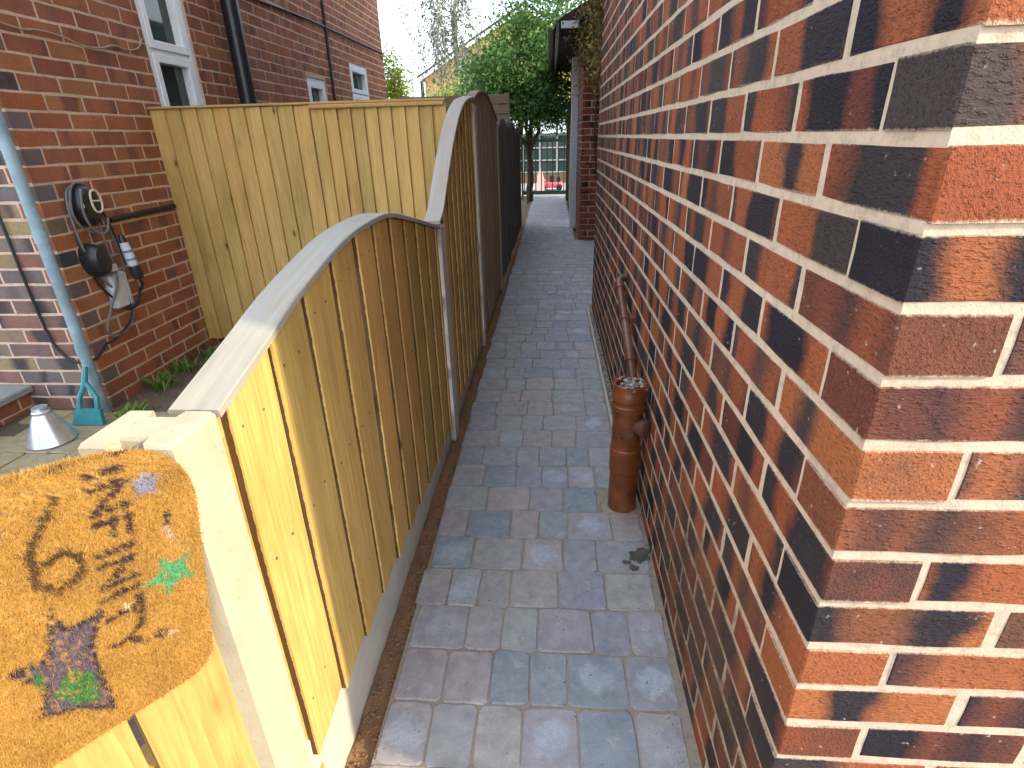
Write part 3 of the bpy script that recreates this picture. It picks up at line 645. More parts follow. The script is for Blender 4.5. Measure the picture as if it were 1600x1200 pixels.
cross_panel(-2.292, -1.350, 0.094, 'yellow board fence panel fixed against the red house wall', [M_board_p], False)
cross_panel(-1.346, -0.575, 0.077, 'yellow board fence panel with trim strip behind the low arched panel', [M_board_p], True, -0.006)

# ---- gate leaf in the foreground, swung out from the cream post, with the doormat over it
TH = math.radians(30); GD = Vector((-math.sin(TH), -math.cos(TH), 0)); GN = Vector((math.cos(TH), -math.sin(TH), 0)); GP = Vector((-0.47, 0.53, 0)) + GN * 0.0
def G(s, t, z): p = GP + GD * s + GN * t; return (p.x, p.y, z)
gate = root('gate', G(0.5, 0, 0.0), 'yellow timber gate leaf under the doormat at the near left', 'gate')
def gtop(s): return 0.897 + 0.15 * min(s, 0.45) - 0.0 * s
def gbox(name, s0, s1, t0, t1, zb, fz0, fz1, mat, parent):
    v = []; lc = []; f = []; ns = 6
    for k in range(ns + 1):
        u = k / ns
        for (s, t, zt) in ((s0, t0, fz0), (s1, t0, fz1), (s1, t1, fz1), (s0, t1, fz0)):
            z = zb + (zt - zb) * u; v.append(G(s + 0.0015 * noise.noise(Vector((z * 8, s * 40, 2))), t, z)); lc.append((t, s - (s0 + s1) / 2, z))
    for k in range(ns):
        for j in range(4): f.append((k * 4 + j, k * 4 + 4 + j, k * 4 + 4 + (j + 1) % 4, k * 4 + (j + 1) % 4))
    f += [(0, 1, 2, 3), tuple(ns * 4 + j for j in (3, 2, 1, 0))]
    return MB().add(v, f, lc).obj(name, mat, parent)
s = 0.006
for k in range(7):
    gbox('board', s, s + 0.112, 0.004, 0.020, 0.04, gtop(s), gtop(s + 0.112), M_gate, gate); s += 0.122
for z0 in (0.12, 0.42, 0.75): gbox('rail', 0.008, 0.85, -0.040, 0.0035, z0, z0 + 0.07, z0 + 0.07, M_rail_y, gate)

# doormat: coir, draped over the gate top; mat coordinates a (along its width from the post end) and b (up from its lower edge)
RM = math.radians(8.6); MO = (0.025, 0.611); EA = (math.cos(RM), math.sin(RM)); EB = (-math.sin(RM), math.cos(RM))
MT = 0.045; BF = 0.300; ARC_R = 0.028; MW = 0.40; BACK = 0.20
def mat_pt(a, b, lift=0.0):
    """surface point and normal of the mat's outer face"""
    if b <= BF:
        sag = 0.004 * math.sin(a * 17 + 1) * (1 - b / BF) + 0.010 * (1 - b / BF) ** 2; bb = b; t = MT - sag * 0.6 + 0.003 * noise.noise(Vector((a * 9, b * 9, 3))); nt, nb = 1.0, 0.0
    elif b <= BF + PI * ARC_R:
        q = (b - BF) / ARC_R; t = MT - ARC_R + ARC_R * math.cos(q); bb = BF + ARC_R * math.sin(q); nt, nb = math.cos(q), math.sin(q)
    else:
        bb = BF - (b - BF - PI * ARC_R); t = MT - 2 * ARC_R - 0.002; nt, nb = -1.0, 0.0
    s = MO[0] + a * EA[0] + bb * EB[0]; z = MO[1] + a * EA[1] + bb * EB[1]
    n = GN * nt + (GD * EB[0] + Vector((0, 0, EB[1]))) * nb
    return Vector(G(s, t, z)) + n * lift, n
BT = BF + PI * ARC_R + BACK
STROKES = []   # (polyline in mat coords, half width, colour)
PURPLE = (0.075, 0.042, 0.042); 
def seg_d(p, a, b):
    ax, ay = a; bx, by = b; px, py = p; dx, dy = bx - ax, by - ay; L = dx * dx + dy * dy
    t = 0 if L == 0 else max(0, min(1, ((px - ax) * dx + (py - ay) * dy) / L)); return math.hypot(px - ax - t * dx, py - ay - t * dy)
GL = {'I': [[(0.5, 0), (0.5, 1)]], 'N': [[(0.1, 0), (0.1, 1), (0.9, 0), (0.9, 1)]], 'F': [[(0.15, 0), (0.15, 1), (0.9, 1)], [(0.15, 0.52), (0.75, 0.52)]], 'T': [[(0.5, 0), (0.5, 1)], [(0.0, 1), (1.0, 1)]], 'Y': [[(0.5, 0), (0.5, 0.5), (0.05, 1)], [(0.5, 0.5), (0.95, 1)]]}
b = 0.325
for ch, wd in zip('INFINITY', (0.012, 0.033, 0.029, 0.012, 0.033, 0.012, 0.031, 0.031)):
    for pl in GL[ch]:      # text runs down the mat, letter tops towards the post
        STROKES.append(([(0.108 - 0.030 * (b - gx * wd - 0.09) / 0.235 * 0.15 - gy * 0.032, b - gx * wd) for gx, gy in pl], 0.0038, PURPLE))
    b -= wd + 0.0055
STROKES.append(([(0.132, 0.307), (0.147, 0.286), (0.160, 0.258), (0.159, 0.222), (0.141, 0.205), (0.121, 0.217), (0.122, 0.240), (0.137, 0.249), (0.150, 0.240)], 0.0042, (0.11, 0.062, 0.030)))
STROKES.append(([(0.175, 0.312), (0.187, 0.300), (0.176, 0.287)], 0.0032, (0.16, 0.10, 0.06)))
STROKES.append(([(0.058, 0.340), (0.068, 0.337)], 0.004, PURPLE)); STROKES.append(([(0.110, 0.342), (0.124, 0.338)], 0.004, (0.13, 0.08, 0.05)))
STROKES.append(([(0.035, 0.247), (0.036, 0.237)], 0.0042, (0.07, 0.045, 0.05))); STROKES.append(([(0.038, 0.231), (0.032, 0.214)], 0.003, (0.62, 0.42, 0.34)))
STROKES.append(([(0.088, 0.152), (0.086, 0.148)], 0.003, (0.75, 0.62, 0.5))); STROKES.append(([(0.060, 0.094), (0.056, 0.090)], 0.0045, (0.08, 0.045, 0.055))); STROKES.append(([(0.048, 0.089), (0.045, 0.085)], 0.003, (0.7, 0.5, 0.4)))
def star(c, r, rot, inner=0.45):
    return [(c[0] + (r if k % 2 == 0 else r * inner) * math.cos(rot + PI * k / 5), c[1] + (r if k % 2 == 0 else r * inner) * math.sin(rot + PI * k / 5)) for k in range(10)]
POLYS = [([(0.154, 0.192), (0.142, 0.160), (0.108, 0.163), (0.124, 0.124), (0.113, 0.022), (0.150, 0.056), (0.180, 0.072), (0.172, 0.104), (0.196, 0.142), (0.165, 0.139)], (0.15, 0.11, 0.145)),
         ([(0.150, 0.112), (0.128, 0.090), (0.128, 0.050), (0.150, 0.066), (0.167, 0.086)], (0.06, 0.22, 0.07)), ([(0.180, 0.118), (0.172, 0.104), (0.168, 0.118), (0.174, 0.128)], (0.07, 0.20, 0.07)),
         (star((0.038, 0.168), 0.031, 1.2), (0.10, 0.42, 0.20)), (star((0.052, 0.293), 0.017, 0.4, 0.55), (0.30, 0.31, 0.45))]
def inside(p, poly):
    c = False; x, y = p; j = len(poly) - 1
    for i in range(len(poly)):
        xi, yi = poly[i]; xj, yj = poly[j]
        if (yi > y) != (yj > y) and x < (xj - xi) * (y - yi) / (yj - yi) + xi: c = not c
        j = i
    return c
BOX = [(min(q[0] for q in pl) - hw, max(q[0] for q in pl) + hw, min(q[1] for q in pl) - hw, max(q[1] for q in pl) + hw) for pl, hw, c in STROKES]
def mat_col(a, b, R):
    a += R.gauss(0, 0.0010); b += R.gauss(0, 0.0010)
    k = 0.85 + 0.32 * R.random() + 0.22 * noise.noise(Vector((a * 22, b * 22, 0))); col = (0.50 * k, 0.27 * k, 0.062 * k)
    if R.random() < 0.12: col = (0.52, 0.33, 0.11)
    hit = None
    for poly, c in POLYS:
        if inside((a, b), poly): hit = c
    if hit == POLYS[0][1] and min(seg_d((a, b), p, q) for p, q in zip(POLYS[0][0], POLYS[0][0][1:] + POLYS[0][0][:1])) < 0.005: hit = (0.05, 0.04, 0.055)
    if not hit and 0.0 <= a <= 0.23:
        for (pl, hw, c), (x0, x1, y0, y1) in zip(STROKES, BOX):
            if x0 <= a <= x1 and y0 <= b <= y1 and any(seg_d((a, b), p, q) < hw for p, q in zip(pl, pl[1:])): hit = c; break
    if hit and R.random() < 0.86: f = 0.75 + 0.5 * R.random(); col = tuple(x * f for x in hit)
    return col
CR = 0.034
def amin(b): return 0.0 if b < 0.25 else 0.10 - math.sqrt(max(0.0, 0.01 - (b - 0.25) ** 2))
def in_mat(a, b):
    if a < amin(b): return False
    if not (0 <= a <= MW and 0 <= b <= BT): return False
    for ca, cb, sa, sb in ((CR, CR, -1, -1),):
        if (a - ca) * sa > 0 and (b - cb) * sb > 0 and math.hypot(a - ca, b - cb) > CR: return False
    return True
def coir_mat():
    a = Mat('coir_fibre', 0.85, 0.15); c = a.attr('col', 'Color'); a.color(c); return a.m
M_coir = coir_mat()
def color_attr(me, cols):
    at = me.attributes.new('col', 'FLOAT_COLOR', 'POINT'); at.data.foreach_set('color', [c for q in cols for c in (*q, 1.0)])
RC = random.Random(77)
mb = MB(); cols = []; NA, NB = 100, 130; idx = {}
for j in range(NB + 1):
    for i in range(NA + 1):
        b = BT * j / NB; a = amin(b) + (MW - amin(b)) * i / NA
        if not in_mat(a, b):      # pull outside points on to the rounded corner
            cb = CR; L = math.hypot(a - CR, b - cb) or 1; a, b = CR + (a - CR) / L * CR, cb + (b - cb) / L * CR
        p, n = mat_pt(a, b); mb.v.append(tuple(p)); mb.lc.append((a, b, 0)); mb.r.append(0.0); c = mat_col(a, b, RC); cols.append(tuple(x * 0.55 for x in c))
nv = len(mb.v)
for k in range(nv):
    a, b, _ = mb.lc[k]; p, n = mat_pt(a, b, -0.012); mb.v.append(tuple(p)); mb.lc.append((a, b, 1)); mb.r.append(0.0); cols.append((0.12, 0.06, 0.03))
for j in range(NB):
    for i in range(NA):
        q = j * (NA + 1) + i; mb.f.append((q, q + NA + 1, q + NA + 2, q + 1)); mb.f.append((nv + q, nv + q + 1, nv + q + NA + 2, nv + q + NA + 1))
for j in range(NB):
    for i in (0, NA):
        q = j * (NA + 1) + i; mb.f.append((q, q + NA + 1, nv + q + NA + 1, nv + q))
for i in range(NA):
    for j in (0, NB):
        q = j * (NA + 1) + i; mb.f.append((q, q + 1, nv + q + 1, nv + q))
dm = mb.obj('doormat', M_coir, loc=G(0.2, 0.0, 0.92)); color_attr(dm.data, cols)
tag(dm, 'worn orange coir doormat with dark lettering and stars draped over the gate', 'doormat')
mb = MB(); cols = []
n = 0
while n < 85000:
    a = RC.uniform(0, MW * 0.85); b = RC.uniform(0, BF + 0.11)
    if not in_mat(a, b): continue
    p, nn = mat_pt(a, b, -0.001); c = mat_col(a, b, RC)
    edge = max(0.0, 0.006 - a + amin(b)) * 60
    d = (nn + Vector((RC.gauss(0, 0.5), RC.gauss(0, 0.5), RC.gauss(-0.1, 0.5))) + (-GD) * edge).normalized(); L = RC.uniform(0.004, 0.0095) * (1.6 if RC.random() < 0.04 else 1)
    w = d.orthogonal().normalized(); w.rotate(Matrix.Rotation(RC.uniform(0, 6.28), 3, d)); w *= 0.00036
    k = len(mb.v); mb.v += [tuple(p - w), tuple(p + w), tuple(p + d * L)]; mb.f.append((k, k + 1, k + 2)); mb.lc += [(0, 0, 0)] * 3; mb.r += [0.0] * 3; cols += [tuple(x * 0.7 for x in c), tuple(x * 0.7 for x in c), c]; n += 1
pile = mb.obj('pile', M_coir, dm, kind='stuff'); color_attr(pile.data, cols)

# ------------------------------------------------------------------ drain pipes by the right wall
sp = root('soil_pipe', (0.265, 1.66, 0), 'short upright orange-brown plastic drain pipe with side stub against the brick wall', 'drain pipe')
def lathe(prof, c, n=28):
    v = []; f = []
    for r, z in prof:
        for k in range(n): q = 2 * PI * k / n; v.append((c[0] + r * math.cos(q), c[1] + r * math.sin(q), c[2] + z))
    for i in range(len(prof) - 1):
        for k in range(n): f.append((i * n + k, i * n + (k + 1) % n, (i + 1) * n + (k + 1) % n, (i + 1) * n + k))
    return v, f
PR = 0.050; pc = (0.265, 1.66, 0)
MB().add(*lathe([(PR, -0.05), (PR, 0.17), (PR + 0.0035, 0.174), (PR + 0.0035, 0.262), (PR, 0.266), (PR, 0.42), (PR - 0.006, 0.42), (PR - 0.006, 0.05), (0.001, 0.05)], pc)).obj('body', M_terra, sp, smooth=True)
MB().add(*lathe([(PR + 0.001, 0.405), (PR + 0.006, 0.408), (PR + 0.006, 0.428), (PR + 0.0025, 0.432), (PR + 0.0025, 0.446), (PR + 0.007, 0.450), (PR + 0.007, 0.472), (PR + 0.003, 0.478), (PR + 0.003, 0.500), (PR - 0.004, 0.500), (PR - 0.004, 0.40)], pc)).obj('collar', M_terra, sp, smooth=True)
tv, tf = lathe([(0.001, 0.484), (0.02, 0.486), (0.036, 0.483), (PR - 0.0045, 0.478)], pc)
MB().add([(x, y, z + 0.006 * noise.noise(Vector((x * 60, y * 60, 0)))) for x, y, z in tv], tf).obj('mortar_fill', M_stone, sp)
d = Vector((0.62, -0.62, 0.12)).normalized(); c0 = Vector((0.265, 1.66, 0.35)) + d * 0.030
MB().tube([c0, c0 + d * 0.028, c0 + d * 0.030, c0 + d * 0.052, c0 + d * 0.056], [0.026, 0.026, 0.030, 0.030, 0.022], 20).obj('side_stub', M_terra_d, sp, smooth=True)
d = Vector((-0.18, -1, 0.0)).normalized(); c0 = Vector((0.265, 1.66, 0.335)) + d * (PR - 0.006)
MB().tube([c0, c0 + d * 0.009, c0 + d * 0.0092, c0 + d * 0.004], [0.023, 0.023, 0.018, 0.017], 20, cap=False).obj('inspection_port', M_terra_d, sp, smooth=True)
MB().tube([c0 + d * 0.003, c0 + d * 0.0042], [0.017, 0.017], 18).obj('port_hole_shade', M_black, sp)  # black disc paints the shade inside the open port hole
tag(pebbles('mortar_rubble', M_stone, 150, lambda R: 0.275 + R.gauss(0, 0.016), lambda R: 1.66 + R.gauss(0.01, 0.02), lambda R: 0.487 + R.uniform(0, 0.018), 0.003, 0.010, 41, sp))
tag(MB().add(*[[(x, y, max(z, -0.01)) for x, y, z in q] if i == 0 else q for i, q in enumerate(lathe([(0.085, -0.012), (0.075, 0.004), (0.060, 0.010), (0.051, 0.014)], pc, 22))]).obj('mortar_collar', M_sand, sp))
wp = root('waste_pipe', (0.30, 2.05, 0.55), 'thin brown waste pipe sloping along the brick wall into the drain pipe', 'pipe')
MB().tube([(0.345, 2.40, 0.672), (0.318, 2.395, 0.674), (0.302, 2.375, 0.668), (0.298, 2.33, 0.656), (0.292, 2.05, 0.583), (0.284, 1.78, 0.512), (0.282, 1.70, 0.485)], 0.016, 14).obj('pipe', M_terra_d, wp, smooth=True)
for (p, q) in (((0.299, 2.35, 0.661), (0.298, 2.30, 0.648)), ((0.2935, 2.10, 0.596), (0.2925, 2.06, 0.5855)), ((0.286, 1.84, 0.528), (0.2845, 1.80, 0.517))): MB().tube([p, q], 0.0195, 14).obj('coupling', M_terra_d, wp, smooth=True)
MB().box((0.31, 2.055, 0.578), (0.336, 2.075, 0.600)).obj('bracket', M_terra_d, wp)
es = MB().box((0.288, 1.74, -0.02), (0.301, 4.15, 0.022), bev=0.003).obj('edging_strip', M_conc_g, loc=(0.295, 2.9, 0)); tag(es, 'pale edging strip along the path at the foot of the brick wall', 'edging')

# ------------------------------------------------------------------ things on and by the left house
dp = root('drainpipe', (-2.32, 2.38, 0), 'slim blue-grey drainpipe on the corner of the red house', 'drainpipe')
MB().tube([(-2.30, 2.385, -0.01), (-2.30, 2.385, 4.5)], 0.025, 16).obj('pipe', M_galv, dp, smooth=True)
for zz in (0.32, 0.86, 1.85): MB().tube([(-2.30, 2.385, zz), (-2.30, 2.385, zz + 0.05)], 0.029, 16).obj('joint', M_galv, dp, smooth=True)
for zz in (0.345, 1.88): MB().box((-2.325, 2.40, zz), (-2.305, 2.444, zz + 0.015)).obj('bracket', M_galv, dp)
bp = root('drainpipe', (-2.25, 4.42, 0), 'black drainpipe beside the tall white window', 'drainpipe')
MB().tube([(-2.225, 4.40, -0.01), (-2.225, 4.40, 4.5)], 0.058, 18).obj('pipe', M_black, bp, smooth=True)
for zz in (0.6, 2.9): MB().box((-2.302, 4.34, zz), (-2.23, 4.42, zz + 0.04)).obj('bracket', M_black, bp)
ww = MB().tube(spline([(-2.287, 4.7, 2.262), (-2.287, 6.0, 2.305), (-2.287, 7.5, 2.318), (-2.287, 8.5, 2.325)], 8), 0.010, 6).obj('wall_cable', M_cable, loc=(-2.287, 6.5, 2.3)); tag(ww, 'dark cable running level along the upper house wall', 'cable')
ww = MB().tube(spline([(-2.287, 6.41, 3.2), (-2.287, 6.42, 2.4), (-2.287, 6.40, 1.7), (-2.287, 6.41, 0.6)], 8), 0.013, 8).obj('wall_conduit', M_cable, loc=(-2.287, 6.41, 1.6)); tag(ww, 'dark upright conduit between the two small white windows', 'conduit')
tw = MB().tube(spline([(-2.288, 2.52, 1.738), (-2.288, 2.64, 1.726), (-2.288, 2.74, 1.735), (-2.287, 2.86, 1.728), (-2.288, 2.985, 1.706), (-2.288, 3.10, 1.712), (-2.288, 3.2, 1.735), (-2.288, 3.3, 1.728), (-2.288, 3.395, 1.748), (-2.288, 3.45, 1.80)], 6), 0.0045, 6).obj('twine', M_twine, loc=(-2.288, 3.0, 1.72)); tag(tw, 'pale twine sagging across the brickwork to the tall window', 'twine')
tc = MB().tube(spline([(-2.52, 2.425, 1.35), (-2.506, 2.427, 0.969), (-2.504, 2.427, 0.673), (-2.493, 2.427, 0.415), (-2.462, 2.427, 0.31), (-2.40, 2.425, 0.262), (-2.34, 2.42, 0.262), (-2.285, 2.44, 0.285), (-2.275, 2.51, 0.33)], 8), 0.007, 6).obj('house_cable', M_cable, loc=(-2.45, 2.43, 0.6)); tag(tc, 'black cable hanging down the grey front bricks and round the corner', 'cable')
ev = root('car_charger', (-2.25, 2.68, 1.0), 'black wall charger with ivory twin socket ring and coiled cable', 'charger')
def dome(cy, cz, ry, rz, x0, x1, n=28, tilt=0.0):
    v = []; f = []; prof = [(1.0, 0.0), (1.0, 0.35), (0.93, 0.70), (0.75, 0.93), (0.4, 1.0), (0.01, 1.0)]
    for s, h in prof:
        for k in range(n):
            q = 2 * PI * k / n; a = s * ry * math.cos(q); b2 = s * rz * math.sin(q); v.append((x0 + (x1 - x0) * h, cy + a * math.cos(tilt) - b2 * math.sin(tilt), cz + a * math.sin(tilt) + b2 * math.cos(tilt)))
    for i in range(len(prof) - 1):
        for k in range(n): f.append((i * n + k, i * n + (k + 1) % n, (i + 1) * n + (k + 1) % n, (i + 1) * n + k))
    f.append(tuple((len(prof) - 1) * n + k for k in range(n))); return v, f
MB().add(*dome(2.645, 0.995, 0.068, 0.100, -2.302, -2.215)).obj('housing', M_black, ev, smooth=True)
ring = [(-2.209, 2.660 + 0.035 * math.cos(q) * (1 + 0.12 * math.cos(2 * q + PI)), 1.012 + 0.052 * math.sin(q)) for q in [2 * PI * k / 28 for k in range(29)]]
MB().tube(ring, 0.0052, 8).obj('socket_ring', M_socket, ev, smooth=True)
MB().tube([(-2.209, 2.628, 1.016), (-2.209, 2.692, 1.011)], 0.0045, 8).obj('socket_bar', M_socket, ev)
MB().add(*dome(2.660, 1.012, 0.033, 0.049, -2.23, -2.210)).obj('socket_face', M_black, ev, smooth=True)
MB().box((-2.245, 2.588, 0.985), (-2.222, 2.608, 1.010), bev=0.005).obj('status_plate', M_box, ev)
def loop(cy, cz, ry, rz, x, a0=0, a1=2 * PI, n=36, rad=0.006, mat=M_cable, tilt=0.0):
    pts = []
    for k in range(n + 1):
        q = a0 + (a1 - a0) * k / n; a, b2 = ry * math.cos(q), rz * math.sin(q)
        pts.append((x + 0.004 * math.sin(q * 3), cy + a * math.cos(tilt) - b2 * math.sin(tilt), cz + a * math.sin(tilt) + b2 * math.cos(tilt)))
    MB().tube(pts, rad, 8).obj('cable_loop', mat, ev, smooth=True)
loop(2.675, 0.79, 0.120, 0.285, -2.280, tilt=0.12); loop(2.66, 0.82, 0.105, 0.27, -2.268, tilt=0.22, mat=M_cable_g)
loop(2.635, 0.985, 0.085, 0.115, -2.255, 0.3 * PI, 1.6 * PI, mat=M_cable_g); loop(2.645, 0.985, 0.075, 0.125, -2.215, 0.75 * PI, 1.85 * PI, mat=M_cable_g, rad=0.0055)
MB().tube(spline([(-2.25, 2.68, 0.91), (-2.255, 2.69, 0.78), (-2.25, 2.68, 0.62), (-2.26, 2.60, 0.50), (-2.262, 2.53, 0.40), (-2.262, 2.56, 0.352), (-2.262, 2.66, 0.36), (-2.262, 2.735, 0.43), (-2.262, 2.75, 0.52), (-2.27, 2.74, 0.56)], 8), 0.006, 8).obj('cable', M_cable_g, ev, smooth=True)
MB().tube(spline([(-2.262, 2.50, 0.335), (-2.262, 2.56, 0.338), (-2.262, 2.66, 0.375), (-2.262, 2.715, 0.42), (-2.262, 2.73, 0.50), (-2.265, 2.73, 0.56)], 8), 0.006, 8).obj('cable', M_cable, ev, smooth=True)
jb = root('junction_box', (-2.27, 2.71, 0.55), 'pale grey junction box on the wall under the charger', 'box')
MB().box((-2.302, 2.645, 0.470), (-2.262, 2.765, 0.650), bev=0.008).obj('case', M_box, jb); MB().box((-2.2622, 2.652, 0.477), (-2.257, 2.758, 0.643), bev=0.003).obj('lid', M_box, jb)
hs = root('plug_holster', (-2.25, 2.61, 0.74), 'black plug holster on the wall left of the junction box', 'holster')
MB().add(*dome(2.605, 0.735, 0.058, 0.085, -2.302, -2.215, tilt=0.15)).obj('shell', M_black, hs, smooth=True); MB().box((-2.302, 2.655, 0.665), (-2.24, 2.70, 0.70), bev=0.004).obj('tail', M_box, hs)
pg = root('charging_plug', (-2.23, 2.77, 0.70), 'white charging plug with blue bands hanging over the junction box', 'plug')
a = Vector((-2.225, 2.765, 0.835)); b2 = Vector((-2.205, 2.775, 0.615)); dd = b2 - a
MB().tube([a, a + dd * 0.05, a + dd * 0.18], [0.012, 0.017, 0.019], 14).obj('nose', M_black, pg, smooth=True)
MB().tube([a + dd * 0.18, a + dd * 0.30, a + dd * 0.72, a + dd * 0.74], [0.020, 0.023, 0.025, 0.021], 16).obj('grip', M_box, pg, smooth=True)
for t in (0.36, 0.55): MB().tube([a + dd * t, a + dd * (t + 0.05)], 0.0265, 16).obj('band', M_blue, pg, smooth=True)
MB().tube([a + dd * 0.74, a + dd * 0.95, a + dd * 1.05], [0.028, 0.030, 0.024], 16).obj('base', M_black, pg, smooth=True)
MB().tube(spline([a + dd * 1.04, a + dd * 1.2 + Vector((0, 0.008, 0)), (-2.24, 2.80, 0.53), (-2.25, 2.765, 0.465), (-2.262, 2.70, 0.455)], 8), 0.008, 8).obj('lead', M_cable, pg, smooth=True)
hp = MB().tube([(-2.285, 2.80, 0.905), (-2.285, 3.05, 0.910), (-2.285, 3.335, 0.915)], 0.0145, 10).obj('wall_pipe', M_cable, smooth=True, loc=(-2.285, 3.0, 0.91)); tag(hp, 'black pipe running level from the charger to the yellow cross fence', 'pipe')

st = root('doorstep', (-3.2, 2.0, 0), 'grey stone slab step on red bricks at the left edge', 'step')
MB().box((-3.7, 1.35, -0.05), (-2.735, 2.43, 0.085)).obj('mortar', M_mortar_l, st)
sb = Bricks(st, H=0.0665); sb.wall((-2.732, 1.35), Vector((0, 1, 0)), -PI / 2, 1.08, -0.06, 0.09, M_brick_left, RL, start=lambda m: -0.11 if m % 2 else 0.0); sb.flush(40)
MB().box((-3.72, 1.33, 0.0905), (-2.70, 2.435, 0.128), bev=0.006).obj('slab', M_slab, st)
fn = root('metal_funnel', (-2.33, 2.09, 0), 'upturned shiny metal funnel standing on the patio', 'funnel')
fv, ff = lathe([(0.098, 0.002), (0.100, 0.006), (0.098, 0.010), (0.036, 0.145), (0.034, 0.150), (0.031, 0.175), (0.028, 0.175), (0.026, 0.150), (0.001, 0.148)], (-2.33, 2.09, 0), 32)
MB().add(fv, ff).obj('cone', M_galvm, fn, smooth=True)
MB().add(*lathe([(0.034, 0.140), (0.038, 0.144), (0.038, 0.154), (0.034, 0.158)], (-2.33, 2.09, 0), 18)).obj('neck_ring', M_galvm, fn, smooth=True)
dpn = root('dustpan', (-2.27, 2.26, 0), 'teal plastic dustpan standing against the house front', 'dustpan')
def extr(poly, y0, y1, c, lean=0.0):
    n = len(poly); v = [(c[0] + x, c[1] + y + lean * z, c[2] + z) for y in (y0, y1) for x, z in poly]
    return v, [tuple(range(n)), tuple(range(2 * n - 1, n - 1, -1))] + [(i, n + i, n + (i + 1) % n, (i + 1) % n) for i in range(n)]
cc = (-2.265, 2.25, 0.004)
MB().add(*extr([(-0.085, 0.0), (0.075, 0.0), (0.068, 0.075), (-0.062, 0.075)], -0.02, 0.0, cc, 0.25)).obj('pan', M_teal, dpn)
MB().tube([(cc[0] - 0.050, cc[1] + 0.012, 0.07), (cc[0] - 0.046, cc[1] + 0.035, 0.13), (cc[0] - 0.022, cc[1] + 0.05, 0.175), (cc[0] - 0.012, cc[1] + 0.06, 0.21), (cc[0] - 0.012, cc[1] + 0.09, 0.27)], [0.012, 0.012, 0.012, 0.014, 0.011], 8).obj('handle_arm', M_teal, dpn, smooth=True)
MB().tube([(cc[0] + 0.045, cc[1] + 0.012, 0.07), (cc[0] + 0.042, cc[1] + 0.035, 0.13), (cc[0] + 0.010, cc[1] + 0.05, 0.172), (cc[0] - 0.012, cc[1] + 0.06, 0.20)], 0.012, 8).obj('handle_arm', M_teal, dpn, smooth=True)

# ------------------------------------------------------------------ plants
def leaf_cloud(name, mat, parent, blobs, n, size, seed, droop=0.3, aspect=0.5, hollow=0.55, clump=None):
    """leaves gathered in clumps over ellipsoid blobs (centre, radii, weight)"""
    R = random.Random(seed); m = MB(); tot = sum(b[2] for b in blobs)
    cl = []
    nc = clump or max(20, n // 45)
    for (c, r, w) in blobs:
        for _ in range(int(nc * w / tot)):
            d = Vector((R.gauss(0, 1), R.gauss(0, 1), R.gauss(0, 1))).normalized(); k = hollow + (1 - hollow) * R.random() ** 0.6
            k *= 1 + 0.25 * noise.noise(d * 2.3 + Vector(c)); cl.append((Vector(c) + Vector((d.x * r[0], d.y * r[1], d.z * r[2])) * k, d, R.uniform(0.6, 1.3)))
    for _ in range(n):
        c, d, s = cl[R.randrange(len(cl))]
        p = c + Vector((R.gauss(0, 1), R.gauss(0, 1), R.gauss(0, 0.8))) * size * 2.2 * s
        ax = Vector((R.gauss(0, 1), R.gauss(0, 1), R.gauss(-droop, 0.7))).normalized(); sd = ax.orthogonal().normalized(); sd.rotate(Matrix.Rotation(R.uniform(0, 6.28), 3, ax))
        L = size * R.uniform(0.6, 1.25); w = L * aspect * 0.5
        m.add([p, p + ax * L * 0.45 + sd * w, p + ax * L, p + ax * L * 0.45 - sd * w], [(0, 1, 2, 3)], None, min(1, max(0, 0.5 + 0.28 * R.gauss(0, 1))))
    return m.obj(name, mat, parent)
def limb(m, a, b, r0, r1, R, n=6, wob=0.05):
    pts = []; a, b = Vector(a), Vector(b); L = (b - a).length
    for k in range(n + 1):
        t = k / n; pts.append(a + (b - a) * t + (Vector((R.uniform(-1, 1), R.uniform(-1, 1), 0)) * wob * L * math.sin(PI * t)))
    m.tube(pts, [r0 + (r1 - r0) * k / n for k in range(n + 1)], 8); return pts[-1]
R = random.Random(4)
tr = root('tree', (-0.43, 12.2, 0), 'multi-stemmed dark green tree overhanging the far end of the path', 'tree')
m = MB(); limb(m, (-0.43, 12.2, -0.05), (-0.42, 12.2, 0.82), 0.075, 0.062, R, wob=0.02)
tops = []
for q in [(-0.85, 12.3, 2.2), (-0.62, 12.0, 2.6), (-0.38, 12.3, 2.8), (-0.02, 12.1, 2.5), (-0.5, 12.5, 3.1)]: tops.append(limb(m, (-0.42 + R.uniform(-0.03, 0.03), 12.2, 0.78), q, 0.036, 0.02, R))
for t in tops:
    for _ in range(4): limb(m, t, t + Vector((R.uniform(-0.9, 0.7), R.uniform(-0.5, 0.5), R.uniform(0.1, 0.9))), 0.02, 0.006, R)
m.obj('trunk', M_bark, tr, smooth=True)
leaf_cloud('crown', M_leaf, tr, [((-0.60, 12.3, 2.5), (0.95, 0.9, 0.9), 5), ((0.08, 12.2, 2.3), (0.50, 0.8, 0.8), 3), ((-1.20, 12.3, 2.2), (0.68, 0.8, 0.6), 2.4), ((-0.30, 12.4, 3.6), (0.80, 0.8, 0.9), 1.8), ((0.12, 12.5, 3.4), (0.45, 0.7, 0.9), 1.4), ((-0.30, 12.0, 1.80), (0.70, 0.6, 0.36), 2.4), ((-0.90, 12.2, 1.80), (0.6, 0.6, 0.35), 1.6)], 23000, 0.085, 8, clump=430, hollow=0.3)
bt = root('birch_tree', (-2.7, 19.2, 0), 'sparse pale birch with hanging twigs against the sky behind the dark tree', 'tree')
m = MB(); limb(m, (-2.7, 19.2, -0.05), (-2.9, 19.2, 7.5), 0.10, 0.03, R, 10, 0.02); tw_ = MB(); lf = MB(); R2 = random.Random(19)
